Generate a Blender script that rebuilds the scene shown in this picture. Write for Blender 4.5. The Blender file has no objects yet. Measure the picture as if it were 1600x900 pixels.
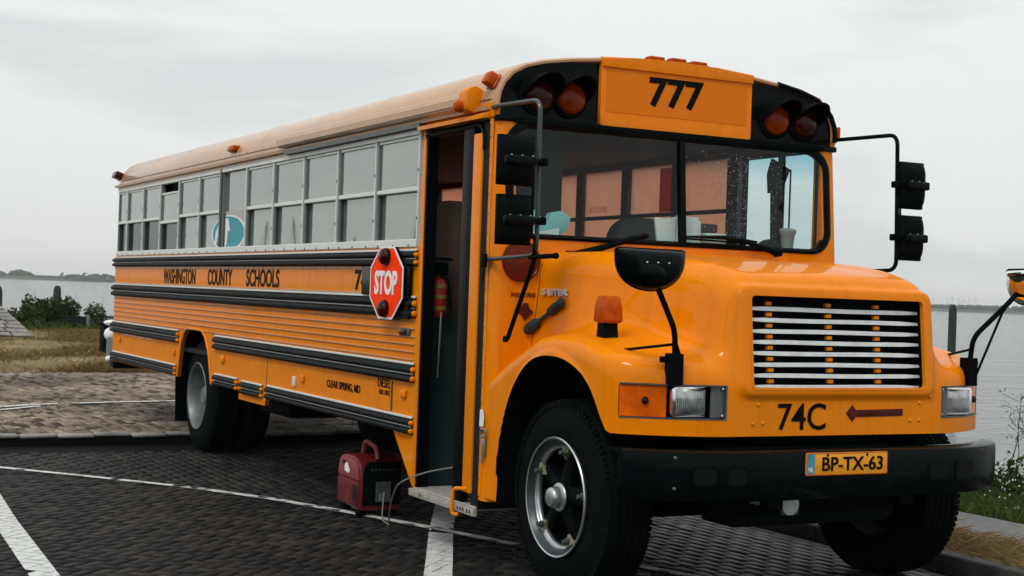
import bpy, bmesh, math, random
import numpy as np
from mathutils import Vector, Matrix

random.seed(7); rng = np.random.default_rng(7)
SC = bpy.context.scene
COL = SC.collection

# ------------------------------------------------------------------ camera
def setup_camera():
    yaw, pitch, roll = 2.6593, 0.0043, 0.0349
    F = Vector((math.cos(yaw)*math.cos(pitch), math.sin(yaw)*math.cos(pitch), math.sin(pitch)))
    R = F.cross(Vector((0, 0, 1))).normalized(); U = R.cross(F)
    c, s = math.cos(roll), math.sin(roll)
    R2 = R*c + U*s; U2 = U*c - R*s
    m = Matrix(((R2.x, U2.x, -F.x, 7.3838), (R2.y, U2.y, -F.y, -4.9412), (R2.z, U2.z, -F.z, 1.5457), (0, 0, 0, 1)))
    cd = bpy.data.cameras.new('camera'); co = bpy.data.objects.new('camera', cd); COL.objects.link(co)
    co.matrix_world = m
    cd.sensor_width = 36; cd.lens = 2309.08/1600*36; cd.clip_start = 0.1; cd.clip_end = 20000
    cd.dof.use_dof = True; cd.dof.focus_distance = 8.3; cd.dof.aperture_fstop = 11
    SC.camera = co
setup_camera()

# ------------------------------------------------------------------ world, sun, exposure
SUN_EL, SUN_AZ = math.radians(48), math.radians(-55)      # azimuth of the sun direction in the x-y plane
def setup_world():
    w = bpy.data.worlds.new('World'); SC.world = w; w.use_nodes = True
    nt = w.node_tree; nt.nodes.clear(); N = nt.nodes.new; L = nt.links.new
    out = N('ShaderNodeOutputWorld'); bg = N('ShaderNodeBackground'); bg.inputs[1].default_value = 0.1
    sky = N('ShaderNodeTexSky'); sky.sky_type = 'NISHITA'; sky.sun_disc = False
    sky.sun_elevation = SUN_EL; sky.sun_rotation = math.pi/2 - SUN_AZ; sky.dust_density = 3; sky.air_density = 1
    tc = N('ShaderNodeTexCoord'); mp = N('ShaderNodeMapping'); mp.inputs['Scale'].default_value = (1.3, 1.3, 5.5)
    mp.inputs['Location'].default_value = (0.9, .3, 1.75)
    n1 = N('ShaderNodeTexNoise'); n1.inputs['Scale'].default_value = 2.4; n1.inputs['Detail'].default_value = 7; n1.inputs['Roughness'].default_value = .52
    n1.inputs['Distortion'].default_value = .25
    L(tc.outputs['Generated'], mp.inputs[0]); L(mp.outputs[0], n1.inputs[0])
    rp = N('ShaderNodeValToRGB'); e = rp.color_ramp.elements
    e[0].position = .36; e[0].color = (7.45, 7.85, 7.85, 1); e[1].position = .50; e[1].color = (8.9, 9.15, 9.0, 1)
    L(n1.outputs[0], rp.inputs[0])
    # overcast luminance grows towards the zenith
    sx = N('ShaderNodeSeparateXYZ'); L(tc.outputs['Generated'], sx.inputs[0])
    mr = N('ShaderNodeMapRange'); mr.inputs[1].default_value = 0.0; mr.inputs[2].default_value = 1.0; mr.inputs[3].default_value = 1.0; mr.inputs[4].default_value = 1.5
    L(sx.outputs[2], mr.inputs[0])
    vm = N('ShaderNodeVectorMath'); vm.operation = 'SCALE'; L(rp.outputs[0], vm.inputs[0]); L(mr.outputs[0], vm.inputs['Scale'])
    mx = N('ShaderNodeMix'); mx.data_type = 'RGBA'; mx.inputs[0].default_value = .93
    L(sky.outputs[0], mx.inputs[6]); L(vm.outputs[0], mx.inputs[7])
    L(mx.outputs[2], bg.inputs[0]); L(bg.outputs[0], out.inputs[0])
    ld = bpy.data.lights.new('sun', 'SUN'); ld.energy = 1.3; ld.angle = math.radians(14); ld.color = (1, .95, .88)
    lo = bpy.data.objects.new('sun', ld); COL.objects.link(lo)
    d = Vector((math.cos(SUN_EL)*math.cos(SUN_AZ), math.cos(SUN_EL)*math.sin(SUN_AZ), math.sin(SUN_EL)))
    lo.rotation_euler = d.to_track_quat('Z', 'Y').to_euler(); lo.location = (0, 0, 30)
    vs = SC.view_settings; vs.view_transform = 'Standard'; vs.look = 'None'; vs.exposure = -0.10; vs.gamma = 1.0
    vs.use_curve_mapping = False
setup_world()
SC.cycles.max_bounces = 8; SC.cycles.transparent_max_bounces = 16

# ------------------------------------------------------------------ materials
MATS = {}
def pm(name, col, rough=.5, metal=0, coat=0, ior=1.5, noise=None, bump=None, spec=.22, emit=None, coat_rough=.03, coat_ior=1.36):
    """principled material; noise=(scale, amount, dark colour); bump=(scale, strength, distance)"""
    m = bpy.data.materials.new(name); m.use_nodes = True; nt = m.node_tree; b = nt.nodes['Principled BSDF']
    b.inputs['Base Color'].default_value = (*col, 1); b.inputs['Roughness'].default_value = rough
    b.inputs['Metallic'].default_value = metal; b.inputs['IOR'].default_value = ior
    b.inputs['Coat Weight'].default_value = coat; b.inputs['Coat Roughness'].default_value = coat_rough
    b.inputs['Specular IOR Level'].default_value = spec; b.inputs['Coat IOR'].default_value = coat_ior
    tc = nt.nodes.new('ShaderNodeTexCoord')
    if noise:
        n = nt.nodes.new('ShaderNodeTexNoise'); n.inputs['Scale'].default_value = noise[0]; n.inputs['Detail'].default_value = 8; n.inputs['Roughness'].default_value = .65
        nt.links.new(tc.outputs['Object'], n.inputs[0])
        r = nt.nodes.new('ShaderNodeMapRange'); r.inputs[1].default_value = .35; r.inputs[2].default_value = .7; r.inputs[3].default_value = 0; r.inputs[4].default_value = noise[1]
        nt.links.new(n.outputs[0], r.inputs[0])
        mx = nt.nodes.new('ShaderNodeMix'); mx.data_type = 'RGBA'; mx.inputs[6].default_value = (*col, 1); mx.inputs[7].default_value = (*noise[2], 1)
        nt.links.new(r.outputs[0], mx.inputs[0]); nt.links.new(mx.outputs[2], b.inputs['Base Color'])
        rr = nt.nodes.new('ShaderNodeMapRange'); rr.inputs[3].default_value = rough*.8; rr.inputs[4].default_value = min(1, rough*1.35)
        nt.links.new(n.outputs[0], rr.inputs[0]); nt.links.new(rr.outputs[0], b.inputs['Roughness'])
    if bump:
        n = nt.nodes.new('ShaderNodeTexNoise'); n.inputs['Scale'].default_value = bump[0]; n.inputs['Detail'].default_value = 4
        nt.links.new(tc.outputs['Object'], n.inputs[0])
        bn = nt.nodes.new('ShaderNodeBump'); bn.inputs['Strength'].default_value = bump[1]; bn.inputs['Distance'].default_value = bump[2]
        nt.links.new(n.outputs[0], bn.inputs['Height']); nt.links.new(bn.outputs[0], b.inputs['Normal'])
    MATS[name] = m
    return m
YEL = pm('school_bus_paint', (.81, .228, .0001), .45, coat=.40, noise=(2.3, .28, (.63, .145, .0003)), bump=(3.0, .10, .02), coat_rough=.035, spec=.03, coat_ior=1.42)
def weather(m, dust, amt, streak=(5.0, 5.0, .5)):
    nt = m.node_tree; b = nt.nodes['Principled BSDF']; N = nt.nodes.new; L = nt.links.new
    src = b.inputs['Base Color'].links[0].from_socket
    g = N('ShaderNodeNewGeometry'); mp = N('ShaderNodeMapping'); mp.inputs['Scale'].default_value = streak; L(g.outputs['Position'], mp.inputs[0])
    n = N('ShaderNodeTexNoise'); n.inputs['Scale'].default_value = 3; n.inputs['Detail'].default_value = 9; n.inputs['Roughness'].default_value = .72; L(mp.outputs[0], n.inputs[0])
    r = N('ShaderNodeMapRange'); r.inputs[1].default_value = .48; r.inputs[2].default_value = .78; r.inputs[4].default_value = amt; L(n.outputs[0], r.inputs[0])
    sp = N('ShaderNodeTexNoise'); sp.inputs['Scale'].default_value = 70; sp.inputs['Detail'].default_value = 2; L(g.outputs['Position'], sp.inputs[0])
    r2 = N('ShaderNodeMapRange'); r2.inputs[1].default_value = .70; r2.inputs[2].default_value = .74; r2.inputs[4].default_value = .45; L(sp.outputs[0], r2.inputs[0])
    a = N('ShaderNodeMath'); a.operation = 'MAXIMUM'; L(r.outputs[0], a.inputs[0]); L(r2.outputs[0], a.inputs[1])
    mx = N('ShaderNodeMix'); mx.data_type = 'RGBA'; mx.inputs[7].default_value = (*dust, 1); L(a.outputs[0], mx.inputs[0]); L(src, mx.inputs[6]); L(mx.outputs[2], b.inputs['Base Color'])
    ad = N('ShaderNodeMath'); ad.operation = 'MULTIPLY_ADD'; ad.inputs[1].default_value = .25; ad.inputs[2].default_value = b.inputs['Coat Roughness'].default_value; L(a.outputs[0], ad.inputs[0]); L(ad.outputs[0], b.inputs['Coat Roughness'])
weather(YEL, (.36, .13, .008), .38)
YEL_ROOF = pm('weathered_sky_sheen_paint', (.50, .26, .115), .42, coat=.85, noise=(1.7, .6, (.42, .27, .16)), bump=(2.2, .12, .02), coat_rough=.12)  # bus yellow paled by a sky sheen put into the base colour
weather(YEL_ROOF, (.30, .20, .13), .5, (1.0, 5.0, 5.0))
AMBERP = pm('sign_amber_panel', (.68, .180, .001), .5, coat=.15, spec=.1, noise=(3, .15, (.45, .11, .002)))
BLK = pm('gloss_black_paint', (.0010, .003, .0034), .25, spec=.04, coat=.14, noise=(9, .5, (.003, .006, .007)), bump=(5, .06, .02))
RAILM = pm('rub_rail_black', (.002, .0045, .005), .5, coat=.0, spec=.10, noise=(14, .5, (.004, .007, .007)))
BLKM = pm('matt_black', (.0010, .0030, .0034), .55, spec=.035, noise=(12, .4, (.005, .008, .008)))
RUB = pm('tyre_rubber', (.0016, .0034, .0037), .65, spec=.04, noise=(5, .7, (.0062, .0078, .0074)), bump=(60, .2, .004))
RUB2 = pm('rubber_trim', (.0012, .003, .0034), .4, spec=.07)
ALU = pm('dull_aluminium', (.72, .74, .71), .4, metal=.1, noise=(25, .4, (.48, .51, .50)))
ALUD = pm('dark_window_frame', (.05, .065, .065), .4, metal=.3, noise=(25, .4, (.05, .06, .06)))
CHR = pm('bright_chrome', (.78, .80, .80), .12, metal=1)
SLAT = pm('polished_slat', (.62, .645, .64), .28, metal=.25, coat=.4, noise=(12, .6, (.38, .41, .41)))
GREY = pm('grey_metal', (.11, .13, .135), .35, metal=.6, noise=(30, .5, (.05, .05, .05)))
INT = pm('interior_grey', (.075, .105, .11), .6)
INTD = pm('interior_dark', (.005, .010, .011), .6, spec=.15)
SALM = None
SEATM = pm('brown_seat_vinyl', (.10, .065, .045), .55, noise=(20, .3, (.06, .04, .03)))
SEATG = pm('grey_seat_back', (.10, .10, .09), .6)
TEXT = pm('black_lettering', (.004, .004, .004), .5, spec=.05)
TEXTB = pm('brown_lettering', (.09, .012, .006), .4)
REDS = pm('stop_sign_red', (1.0, .050, .004), .5, spec=.04)
WHT = pm('sign_white', (.82, .82, .84), .4, noise=(30, .2, (.6, .6, .6)))
PAPER = pm('white_paper', (.7, .74, .74), .8)
TEAL = pm('teal_plastic', (.25, .52, .52), .4)
TEALS = pm('teal_sticker', (.03, .27, .33), .4, noise=(12, .4, (.08, .36, .40)))
REDL = pm('dark_red_lens', (.032, .002, .003), .2, coat=.3, spec=.1)
REFL = pm('red_reflector', (.15, .016, .005), .35, coat=.2, spec=.1, noise=(14, .8, (.045, .010, .005)))
ORL = pm('orange_lens', (.52, .085, .001), .3, coat=.10, spec=.05, noise=(16, .7, (.22, .024, .001)))
ORLT = pm('turn_lens', (.88, .15, .002), .15, coat=.35, spec=.1, noise=(5, .8, (.30, .03, .001)))
GENR = pm('generator_red', (.12, .008, .010), .42, coat=.2, noise=(9, .4, (.06, .005, .006)))
GENP = pm('faded_red_plastic', (.26, .06, .065), .5, noise=(14, .5, (.16, .03, .03)))
CBL = pm('pale_cable', (.17, .18, .16), .5)
PLATE = pm('plate_yellow', (.86, .34, .012), .3, coat=.4, noise=(22, .3, (.7, .2, .01)))
PLBLU = pm('plate_blue', (.02, .22, .34), .4, noise=(60, .5, (.2, .4, .45)))
BRASS = pm('wedge_clamp', (.36, .34, .22), .45, metal=.4, noise=(40, .5, (.2, .18, .1)))
STEPM = pm('worn_step', (.42, .40, .37), .55, noise=(25, .7, (.14, .12, .11)))
LAMPW = pm('fog_lamp_lens', (.55, .60, .58), .15, coat=1)
RIMD = pm('rim_steel', (.50, .54, .55), .30, metal=.85, noise=(20, .5, (.20, .22, .22)))
WOODP = pm('tarred_pile', (.018, .026, .026), .8, noise=(9, .6, (.04, .05, .045)), bump=(25, .6, .03))
GREENW = pm('grey_green_post', (.16, .2, .19), .7)
BIRCH = pm('bark', (.08, .06, .045), .85)

def glassmat(name, tint, fac_gloss=.10, top_tint=None):
    m = bpy.data.materials.new(name); m.use_nodes = True; nt = m.node_tree; nt.nodes.clear(); N = nt.nodes.new; L = nt.links.new
    o = N('ShaderNodeOutputMaterial'); t = N('ShaderNodeBsdfTransparent'); g = N('ShaderNodeBsdfGlossy'); g.inputs['Roughness'].default_value = .015
    t.inputs[0].default_value = (*tint, 1)
    fr = N('ShaderNodeFresnel'); fr.inputs[0].default_value = 1.5
    mx = N('ShaderNodeMixShader'); ad = N('ShaderNodeMath'); ad.operation = 'ADD'; ad.inputs[1].default_value = fac_gloss; ad.use_clamp = True
    ge = N('ShaderNodeNewGeometry'); iv = N('ShaderNodeMath'); iv.operation = 'SUBTRACT'; iv.inputs[0].default_value = 1; L(ge.outputs['Backfacing'], iv.inputs[1]); ml = N('ShaderNodeMath'); ml.operation = 'MULTIPLY'
    L(fr.outputs[0], ad.inputs[0]); L(ad.outputs[0], ml.inputs[0]); L(iv.outputs[0], ml.inputs[1]); L(ml.outputs[0], mx.inputs[0]); L(t.outputs[0], mx.inputs[1]); L(g.outputs[0], mx.inputs[2]); L(mx.outputs[0], o.inputs[0])
    if top_tint:
        tc = N('ShaderNodeTexCoord'); sx = N('ShaderNodeSeparateXYZ'); L(tc.outputs['Object'], sx.inputs[0])
        mr = N('ShaderNodeMapRange'); mr.inputs[1].default_value = 2.30; mr.inputs[2].default_value = 2.46
        L(sx.outputs[2], mr.inputs[0])
        cm = N('ShaderNodeMix'); cm.data_type = 'RGBA'; cm.inputs[6].default_value = (*tint, 1); cm.inputs[7].default_value = (*top_tint, 1)
        L(mr.outputs[0], cm.inputs[0]); L(cm.outputs[2], t.inputs[0])
    return m
WSG = glassmat('windshield_glass', (.90, .955, .955), -.018, (.62, .82, .88))
DRG = glassmat('side_glass_clear', (.95, .985, .985), .0)
DOORG = glassmat('door_glass', (.25, .32, .32), .0)
# near-side windows: tinted glass with pale curtains drawn right behind it
WING = pm('tinted_window_glass', (.36, .385, .36), .015, metal=.72, ior=1.5, spec=.5, coat=0, noise=(.9, .5, (.29, .315, .30)))
def translucent(name, col, k=.6):
    m = bpy.data.materials.new(name); m.use_nodes = True; nt = m.node_tree; nt.nodes.clear(); N = nt.nodes.new; L = nt.links.new
    o = N('ShaderNodeOutputMaterial'); a = N('ShaderNodeBsdfDiffuse'); b = N('ShaderNodeBsdfTranslucent'); mx = N('ShaderNodeMixShader'); mx.inputs[0].default_value = k
    n = N('ShaderNodeTexNoise'); n.inputs['Scale'].default_value = 9; n.inputs['Detail'].default_value = 8
    tc = N('ShaderNodeTexCoord'); L(tc.outputs['Object'], n.inputs[0])
    r = N('ShaderNodeMix'); r.data_type = 'RGBA'; r.inputs[6].default_value = (*col, 1); r.inputs[7].default_value = (col[0]*.82, col[1]*.78, col[2]*.78, 1)
    L(n.outputs[0], r.inputs[0]); L(r.outputs[2], a.inputs[0]); L(r.outputs[2], b.inputs[0])
    L(a.outputs[0], mx.inputs[1]); L(b.outputs[0], mx.inputs[2]); L(mx.outputs[0], o.inputs[0])
    return m
SALM = translucent('salmon_blind', (1.0, .64, .50), .95)
SALM2 = translucent('red_blind', (.66, .20, .12), .85)
HLG = glassmat('headlight_glass', (.93, .97, .97), .06)

# ------------------------------------------------------------------ mesh helpers
def new():
    return bmesh.new()
def box(bm, x0, x1, y0, y1, z0, z1, bev=0, seg=2, mi=0):
    vs = [bm.verts.new((x, y, z)) for x in (x0, x1) for y in (y0, y1) for z in (z0, z1)]
    F = [(0, 1, 3, 2), (4, 6, 7, 5), (0, 4, 5, 1), (2, 3, 7, 6), (0, 2, 6, 4), (1, 5, 7, 3)]
    fs = [bm.faces.new([vs[i] for i in f]) for f in F]
    for f in fs: f.material_index = mi
    if bev > 0:
        es = list({e for f in fs for e in f.edges})
        bmesh.ops.bevel(bm, geom=es, offset=bev, segments=seg, profile=.5, affect='EDGES', clamp_overlap=True, material=mi)
    return fs
def prism(bm, pts, axis, a0, a1, bev=0, seg=2, mi=0):
    """closed polygon in the plane normal to axis, extruded between a0 and a1"""
    def mk(p, a):
        return {'x': (a, p[0], p[1]), 'y': (p[0], a, p[1]), 'z': (p[0], p[1], a)}[axis]
    A = [bm.verts.new(mk(p, a0)) for p in pts]; B = [bm.verts.new(mk(p, a1)) for p in pts]
    n = len(pts); fs = [bm.faces.new(A), bm.faces.new(B[::-1])]
    for i in range(n):
        fs.append(bm.faces.new((A[i], B[i], B[(i+1) % n], A[(i+1) % n])))
    for f in fs: f.material_index = mi
    if bev > 0:
        es = [e for f in fs[:2] for e in f.edges]
        bmesh.ops.bevel(bm, geom=list(set(es)), offset=bev, segments=seg, profile=.5, affect='EDGES', clamp_overlap=True, material=mi)
def round_rect(x0, x1, z0, z1, r, n=6):
    out = []
    for cx, cz, a0 in ((x1-r, z1-r, 0), (x0+r, z1-r, 90), (x0+r, z0+r, 180), (x1-r, z0+r, 270)):
        for i in range(n+1):
            a = math.radians(a0+90*i/n); out.append((cx+r*math.cos(a), cz+r*math.sin(a)))
    return out
def fillet(path, r, n=6):
    P = [Vector(p) for p in path]; out = [P[0]]
    for i in range(1, len(P)-1):
        a, b, c = P[i-1], P[i], P[i+1]; u = (a-b); v = (c-b)
        t = min(r, u.length*.49, v.length*.49); p = b+u.normalized()*t; q = b+v.normalized()*t
        for k in range(n+1):
            s = k/n; out.append(p*(1-s)**2+b*2*s*(1-s)+q*s*s)
    out.append(P[-1]); return out
def tube(bm, path, r, seg=10, mi=0, caps=True, radii=None):
    P = [Vector(p) for p in path]; rings = []; T = (P[1]-P[0]).normalized()
    ref = Vector((0, 0, 1)) if abs(T.z) < .9 else Vector((1, 0, 0))
    n = T.cross(ref).normalized()
    for i, p in enumerate(P):
        t = ((P[min(i+1, len(P)-1)]-P[max(i-1, 0)])).normalized()
        n = (n - t*n.dot(t)).normalized(); b = t.cross(n)
        rr = radii[i] if radii else r
        rings.append([bm.verts.new(p+(n*math.cos(2*math.pi*k/seg)+b*math.sin(2*math.pi*k/seg))*rr) for k in range(seg)])
    for a, c in zip(rings, rings[1:]):
        for k in range(seg):
            f = bm.faces.new((a[k], a[(k+1) % seg], c[(k+1) % seg], c[k])); f.material_index = mi
    if caps:
        for rg in (rings[0][::-1], rings[-1]):
            f = bm.faces.new(rg); f.material_index = mi
def lathe(bm, prof, o, axis, seg=48, mi=0, closed=False):
    """prof: list of (radius, height along axis)"""
    ax = Vector(axis).normalized(); ref = Vector((0, 0, 1)) if abs(ax.z) < .9 else Vector((1, 0, 0))
    u = ax.cross(ref).normalized(); v = ax.cross(u); o = Vector(o); rings = []
    for r, h in prof:
        if r < 1e-6: rings.append([bm.verts.new(o+ax*h)])
        else: rings.append([bm.verts.new(o+ax*h+(u*math.cos(2*math.pi*k/seg)+v*math.sin(2*math.pi*k/seg))*r) for k in range(seg)])
    L = list(zip(rings, rings[1:]))
    if closed: L.append((rings[-1], rings[0]))
    for a, b in L:
        for k in range(seg):
            k2 = (k+1) % seg
            if len(a) == 1 and len(b) == 1: continue
            if len(a) == 1: f = bm.faces.new((a[0], b[k2], b[k]))
            elif len(b) == 1: f = bm.faces.new((a[k], a[k2], b[0]))
            else: f = bm.faces.new((a[k], a[k2], b[k2], b[k]))
            f.material_index = mi
def sphere(bm, c, rx, ry, rz, sub=2, mi=0):
    d = bmesh.ops.create_icosphere(bm, subdivisions=sub, radius=1)
    for v in d['verts']: v.co = Vector((c[0]+v.co.x*rx, c[1]+v.co.y*ry, c[2]+v.co.z*rz))
    for f in {f for v in d['verts'] for f in v.link_faces}: f.material_index = mi
def shade(me, ang=35):
    bm = bmesh.new(); bm.from_mesh(me)
    ca = math.radians(ang)
    for f in bm.faces: f.smooth = True
    for e in bm.edges:
        if len(e.link_faces) == 2: e.smooth = e.calc_face_angle(0) < ca
        else: e.smooth = True
    bm.to_mesh(me); bm.free()
def mesh_of(name, bm, mats, ang=35, recalc=True):
    if recalc: bmesh.ops.recalc_face_normals(bm, faces=bm.faces[:])
    me = bpy.data.meshes.new(name); bm.to_mesh(me); bm.free()
    for m in (mats if isinstance(mats, (list, tuple)) else [mats]): me.materials.append(m)
    shade(me, ang); return me
def setp(o, parent):
    o.parent = parent
    if parent is not None:
        p = parent; loc = Vector((0, 0, 0))
        while p is not None:
            loc += p.location; p = p.parent
        o.location = o.location - loc
def obj(name, bm, mats, parent=None, ang=35, label=None, kind=None, recalc=True, origin=None):
    me = mesh_of(name, bm, mats, ang, recalc) if isinstance(bm, bmesh.types.BMesh) else bm
    o = bpy.data.objects.new(name, me); COL.objects.link(o)
    if origin is not None:
        me.transform(Matrix.Translation(-Vector(origin))); o.location = origin
    if parent is not None: setp(o, parent)
    if label: o['label'] = label
    if kind: o['kind'] = kind
    return o
def top(o, label, cat, group=None, kind=None):
    o['label'] = label; o['category'] = cat
    if group: o['group'] = group
    if kind: o['kind'] = kind
    return o
def empty(name, loc, label, cat, group=None, kind=None):
    o = bpy.data.objects.new(name, None); COL.objects.link(o); o.location = loc; o.empty_display_size = .2
    return top(o, label, cat, group, kind)
def dupe(o, parent=None, delta=(0, 0, 0), label=None):
    c = o.copy(); COL.objects.link(c); c.location = o.location+Vector(delta)
    if parent is not None: c.parent = parent
    for ch in o.children:
        k = ch.copy(); COL.objects.link(k); k.parent = c
        for g in ch.children:
            q = g.copy(); COL.objects.link(q); q.parent = k
    if label: c['label'] = label
    return c
def textmesh(s, h, width, thick=.003, bold=.0, italic=0, spacing=1.0):
    cu = bpy.data.curves.new('t', 'FONT'); cu.body = s; cu.size = 1; cu.extrude = .5; cu.offset = bold; cu.shear = italic; cu.resolution_u = 4
    cu.space_character = spacing
    o = bpy.data.objects.new('t', cu); COL.objects.link(o); dg = bpy.context.evaluated_depsgraph_get()
    me = bpy.data.meshes.new_from_object(o.evaluated_get(dg)); bpy.data.objects.remove(o); bpy.data.curves.remove(cu)
    n = len(me.vertices); a = np.empty(n*3); me.vertices.foreach_get('co', a); a = a.reshape(-1, 3)
    mn, mx = a.min(0), a.max(0); a -= (mn+mx)/2; a /= (mx-mn)
    a *= (width, h, thick); me.vertices.foreach_set('co', a.ravel()); me.materials.clear(); me.update()
    return me
def text(name, s, h, width, c, right, up, mat, parent, bold=.02, thick=.003, label=None, italic=0, spacing=1.0):
    me = textmesh(s, h, width, thick, bold, italic, spacing); r = Vector(right).normalized(); u = Vector(up).normalized(); n = r.cross(u)
    M = Matrix(((r.x, u.x, n.x, 0), (r.y, u.y, n.y, 0), (r.z, u.z, n.z, 0), (0, 0, 0, 1)))
    me.transform(M); me.name = name; me.materials.append(mat)
    o = bpy.data.objects.new(name, me); COL.objects.link(o); o.location = c
    if parent is not None: setp(o, parent)
    if label: o['label'] = label
    return o

def fast_mesh(name, verts, faces, mats, smooth=False):
    me = bpy.data.meshes.new(name); v = np.asarray(verts, np.float32); me.vertices.add(len(v)); me.vertices.foreach_set('co', v.ravel())
    ls = np.fromiter((len(f) for f in faces), np.int32, len(faces)) if not isinstance(faces, np.ndarray) else np.full(len(faces), faces.shape[1], np.int32)
    fl = np.concatenate([np.asarray(f, np.int32) for f in faces]) if not isinstance(faces, np.ndarray) else faces.astype(np.int32).ravel()
    me.loops.add(len(fl)); me.loops.foreach_set('vertex_index', fl); me.polygons.add(len(ls))
    me.polygons.foreach_set('loop_start', np.concatenate([[0], np.cumsum(ls)[:-1]]).astype(np.int32)); me.polygons.foreach_set('loop_total', ls)
    me.update(calc_edges=True)
    for m in (mats if isinstance(mats, (list, tuple)) else [mats]): me.materials.append(m)
    if smooth: me.polygons.foreach_set('use_smooth', np.ones(len(ls), bool))
    return me

# ================================================================== THE BUS
W = 1.22
bus = empty('school_bus', (-3.8, 0, 0), 'orange yellow american school bus with black rub rails parked with its door open', 'bus')
def P(name, bm, mats, parent=None, **k):
    return obj(name, bm, mats, parent or bus, **k)

# ---- front clip: hood and fenders, from a smooth distance field
def smax(a, b, k):
    h = np.clip(.5+.5*(a-b)/k, 0, 1); return b*(1-h)+a*h+k*h*(1-h)
def smin(a, b, k): return -smax(-a, -b, k)
def field(x, y, z):
    a = np.abs(y)
    xf = 1.55-.70*np.maximum(0, a-.60)**2
    # hood: narrow at the grille, widening to the cowl
    t = np.clip((1.52-x)/1.5, 0, 1)
    w = .655+.30*t**1.25 + .055*np.clip((1.62-z)/.5, 0, 1)
    tz = 1.665+.135*(1-np.exp(-2.2*t))/(1-math.exp(-2.2)) + .018*np.cos(np.clip(a/.7, 0, 1)*math.pi*.5)
    # long raised shoulder ridge near the hood edge
    ridge = .016*np.exp(-((a-(w-.13))/.05)**2)*np.clip((x-.15)/.3, 0, 1)*np.clip((1.45-x)/.25, 0, 1)
    hood = smax(a-w, z-(tz+ridge), .16)
    # grille surround, a slightly proud rounded frame
    gx = smax(np.abs(y)-.625, np.abs(z-1.36)-.275, .07)
    sur = smax(gx, x-(1.572-.10*np.maximum(0, z-1.12)), .025); sur = np.maximum(sur, 1.40-x)
    # fenders: top follows the wheel then falls to the lamps
    zt = np.interp(x, [-.3, .05, .15, .25, .4, .55, .7, .85, 1.0, 1.15, 1.3, 1.45, 1.7], [1.0, 1.10, 1.15, 1.20, 1.265, 1.325, 1.345, 1.345, 1.33, 1.30, 1.265, 1.235, 1.20])
    zt = zt + .055*(1.2-np.clip(a, .8, 1.2))
    fen = smax(a-1.215, z-zt, .09)
    # crease over the wheel opening
    d = smin(hood, fen, .13)
    d = smax(d, x-(xf-.10*np.maximum(0, z-1.12)*np.clip((.9-a)/.2, 0, 1)), .10)
    d = smin(d, sur, .02)
    # flared lip round the wheel opening
    rr = np.hypot((x-.745)/.57, np.maximum(z-.50, 0)/.74)
    lip = np.maximum(np.maximum(a-1.228, .06-(a-1.12)), np.abs(rr-1.0)*.6-.018)
    lip = np.maximum(lip, .55-z); lip = np.maximum(lip, x-1.22)
    d = smin(d, lip, .015)
    d = np.maximum(d, -x)
    d = np.maximum(d, .40-z)
    return d
def surface_nets(f, lo, hi, h):
    n = [int(round((b-a)/h))+1 for a, b in zip(lo, hi)]
    X, Y, Z = [lo[i]+h*np.arange(n[i]) for i in range(3)]
    V = f(X[:, None, None], Y[None, :, None], Z[None, None, :]); S = V < 0
    nx, ny, nz = n
    mixc = np.zeros((nx-1, ny-1, nz-1), bool); acc = np.zeros((nx-1, ny-1, nz-1, 3)); cnt = np.zeros((nx-1, ny-1, nz-1))
    for ax in range(3):
        o1 = [(i, j) for i in (0, 1) for j in (0, 1)]
        for i, j in o1:
            off0 = [0, 0, 0]; oth = [k for k in range(3) if k != ax]; off0[oth[0]] = i; off0[oth[1]] = j; off1 = off0.copy(); off1[ax] = 1
            a = V[off0[0]:off0[0]+nx-1, off0[1]:off0[1]+ny-1, off0[2]:off0[2]+nz-1]; b = V[off1[0]:off1[0]+nx-1, off1[1]:off1[1]+ny-1, off1[2]:off1[2]+nz-1]
            c = (a < 0) != (b < 0); t = np.where(c, a/np.where(c, a-b, 1), 0)
            mixc |= c; cnt += c
            for k in range(3):
                acc[..., k] += np.where(c, (t if k == ax else off0[k]), 0)
    idx = -np.ones(mixc.shape, int); ids = np.argwhere(mixc); idx[mixc] = np.arange(len(ids))
    vs = (ids+acc[mixc]/cnt[mixc][:, None])*h+np.array(lo)
    quads = []
    for ax in range(3):
        b, c = (ax+1) % 3, (ax+2) % 3
        sl0 = [slice(None)]*3; sl1 = [slice(None)]*3; sl0[ax] = slice(0, -1); sl1[ax] = slice(1, None)
        s0, s1 = S[tuple(sl0)], S[tuple(sl1)]; E = np.argwhere(s0 != s1)
        E = E[(E[:, b] > 0) & (E[:, c] > 0) & (E[:, b] < n[b]-1) & (E[:, c] < n[c]-1)]
        fl = s0[tuple(E.T)]
        def g(db, dc):
            q = E.copy(); q[:, b] -= db; q[:, c] -= dc; return idx[tuple(q.T)]
        q = np.stack([g(1, 1), g(0, 1), g(0, 0), g(1, 0)], 1); q[~fl] = q[~fl][:, ::-1]; quads.append(q)
    return vs, np.concatenate(quads)
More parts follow.
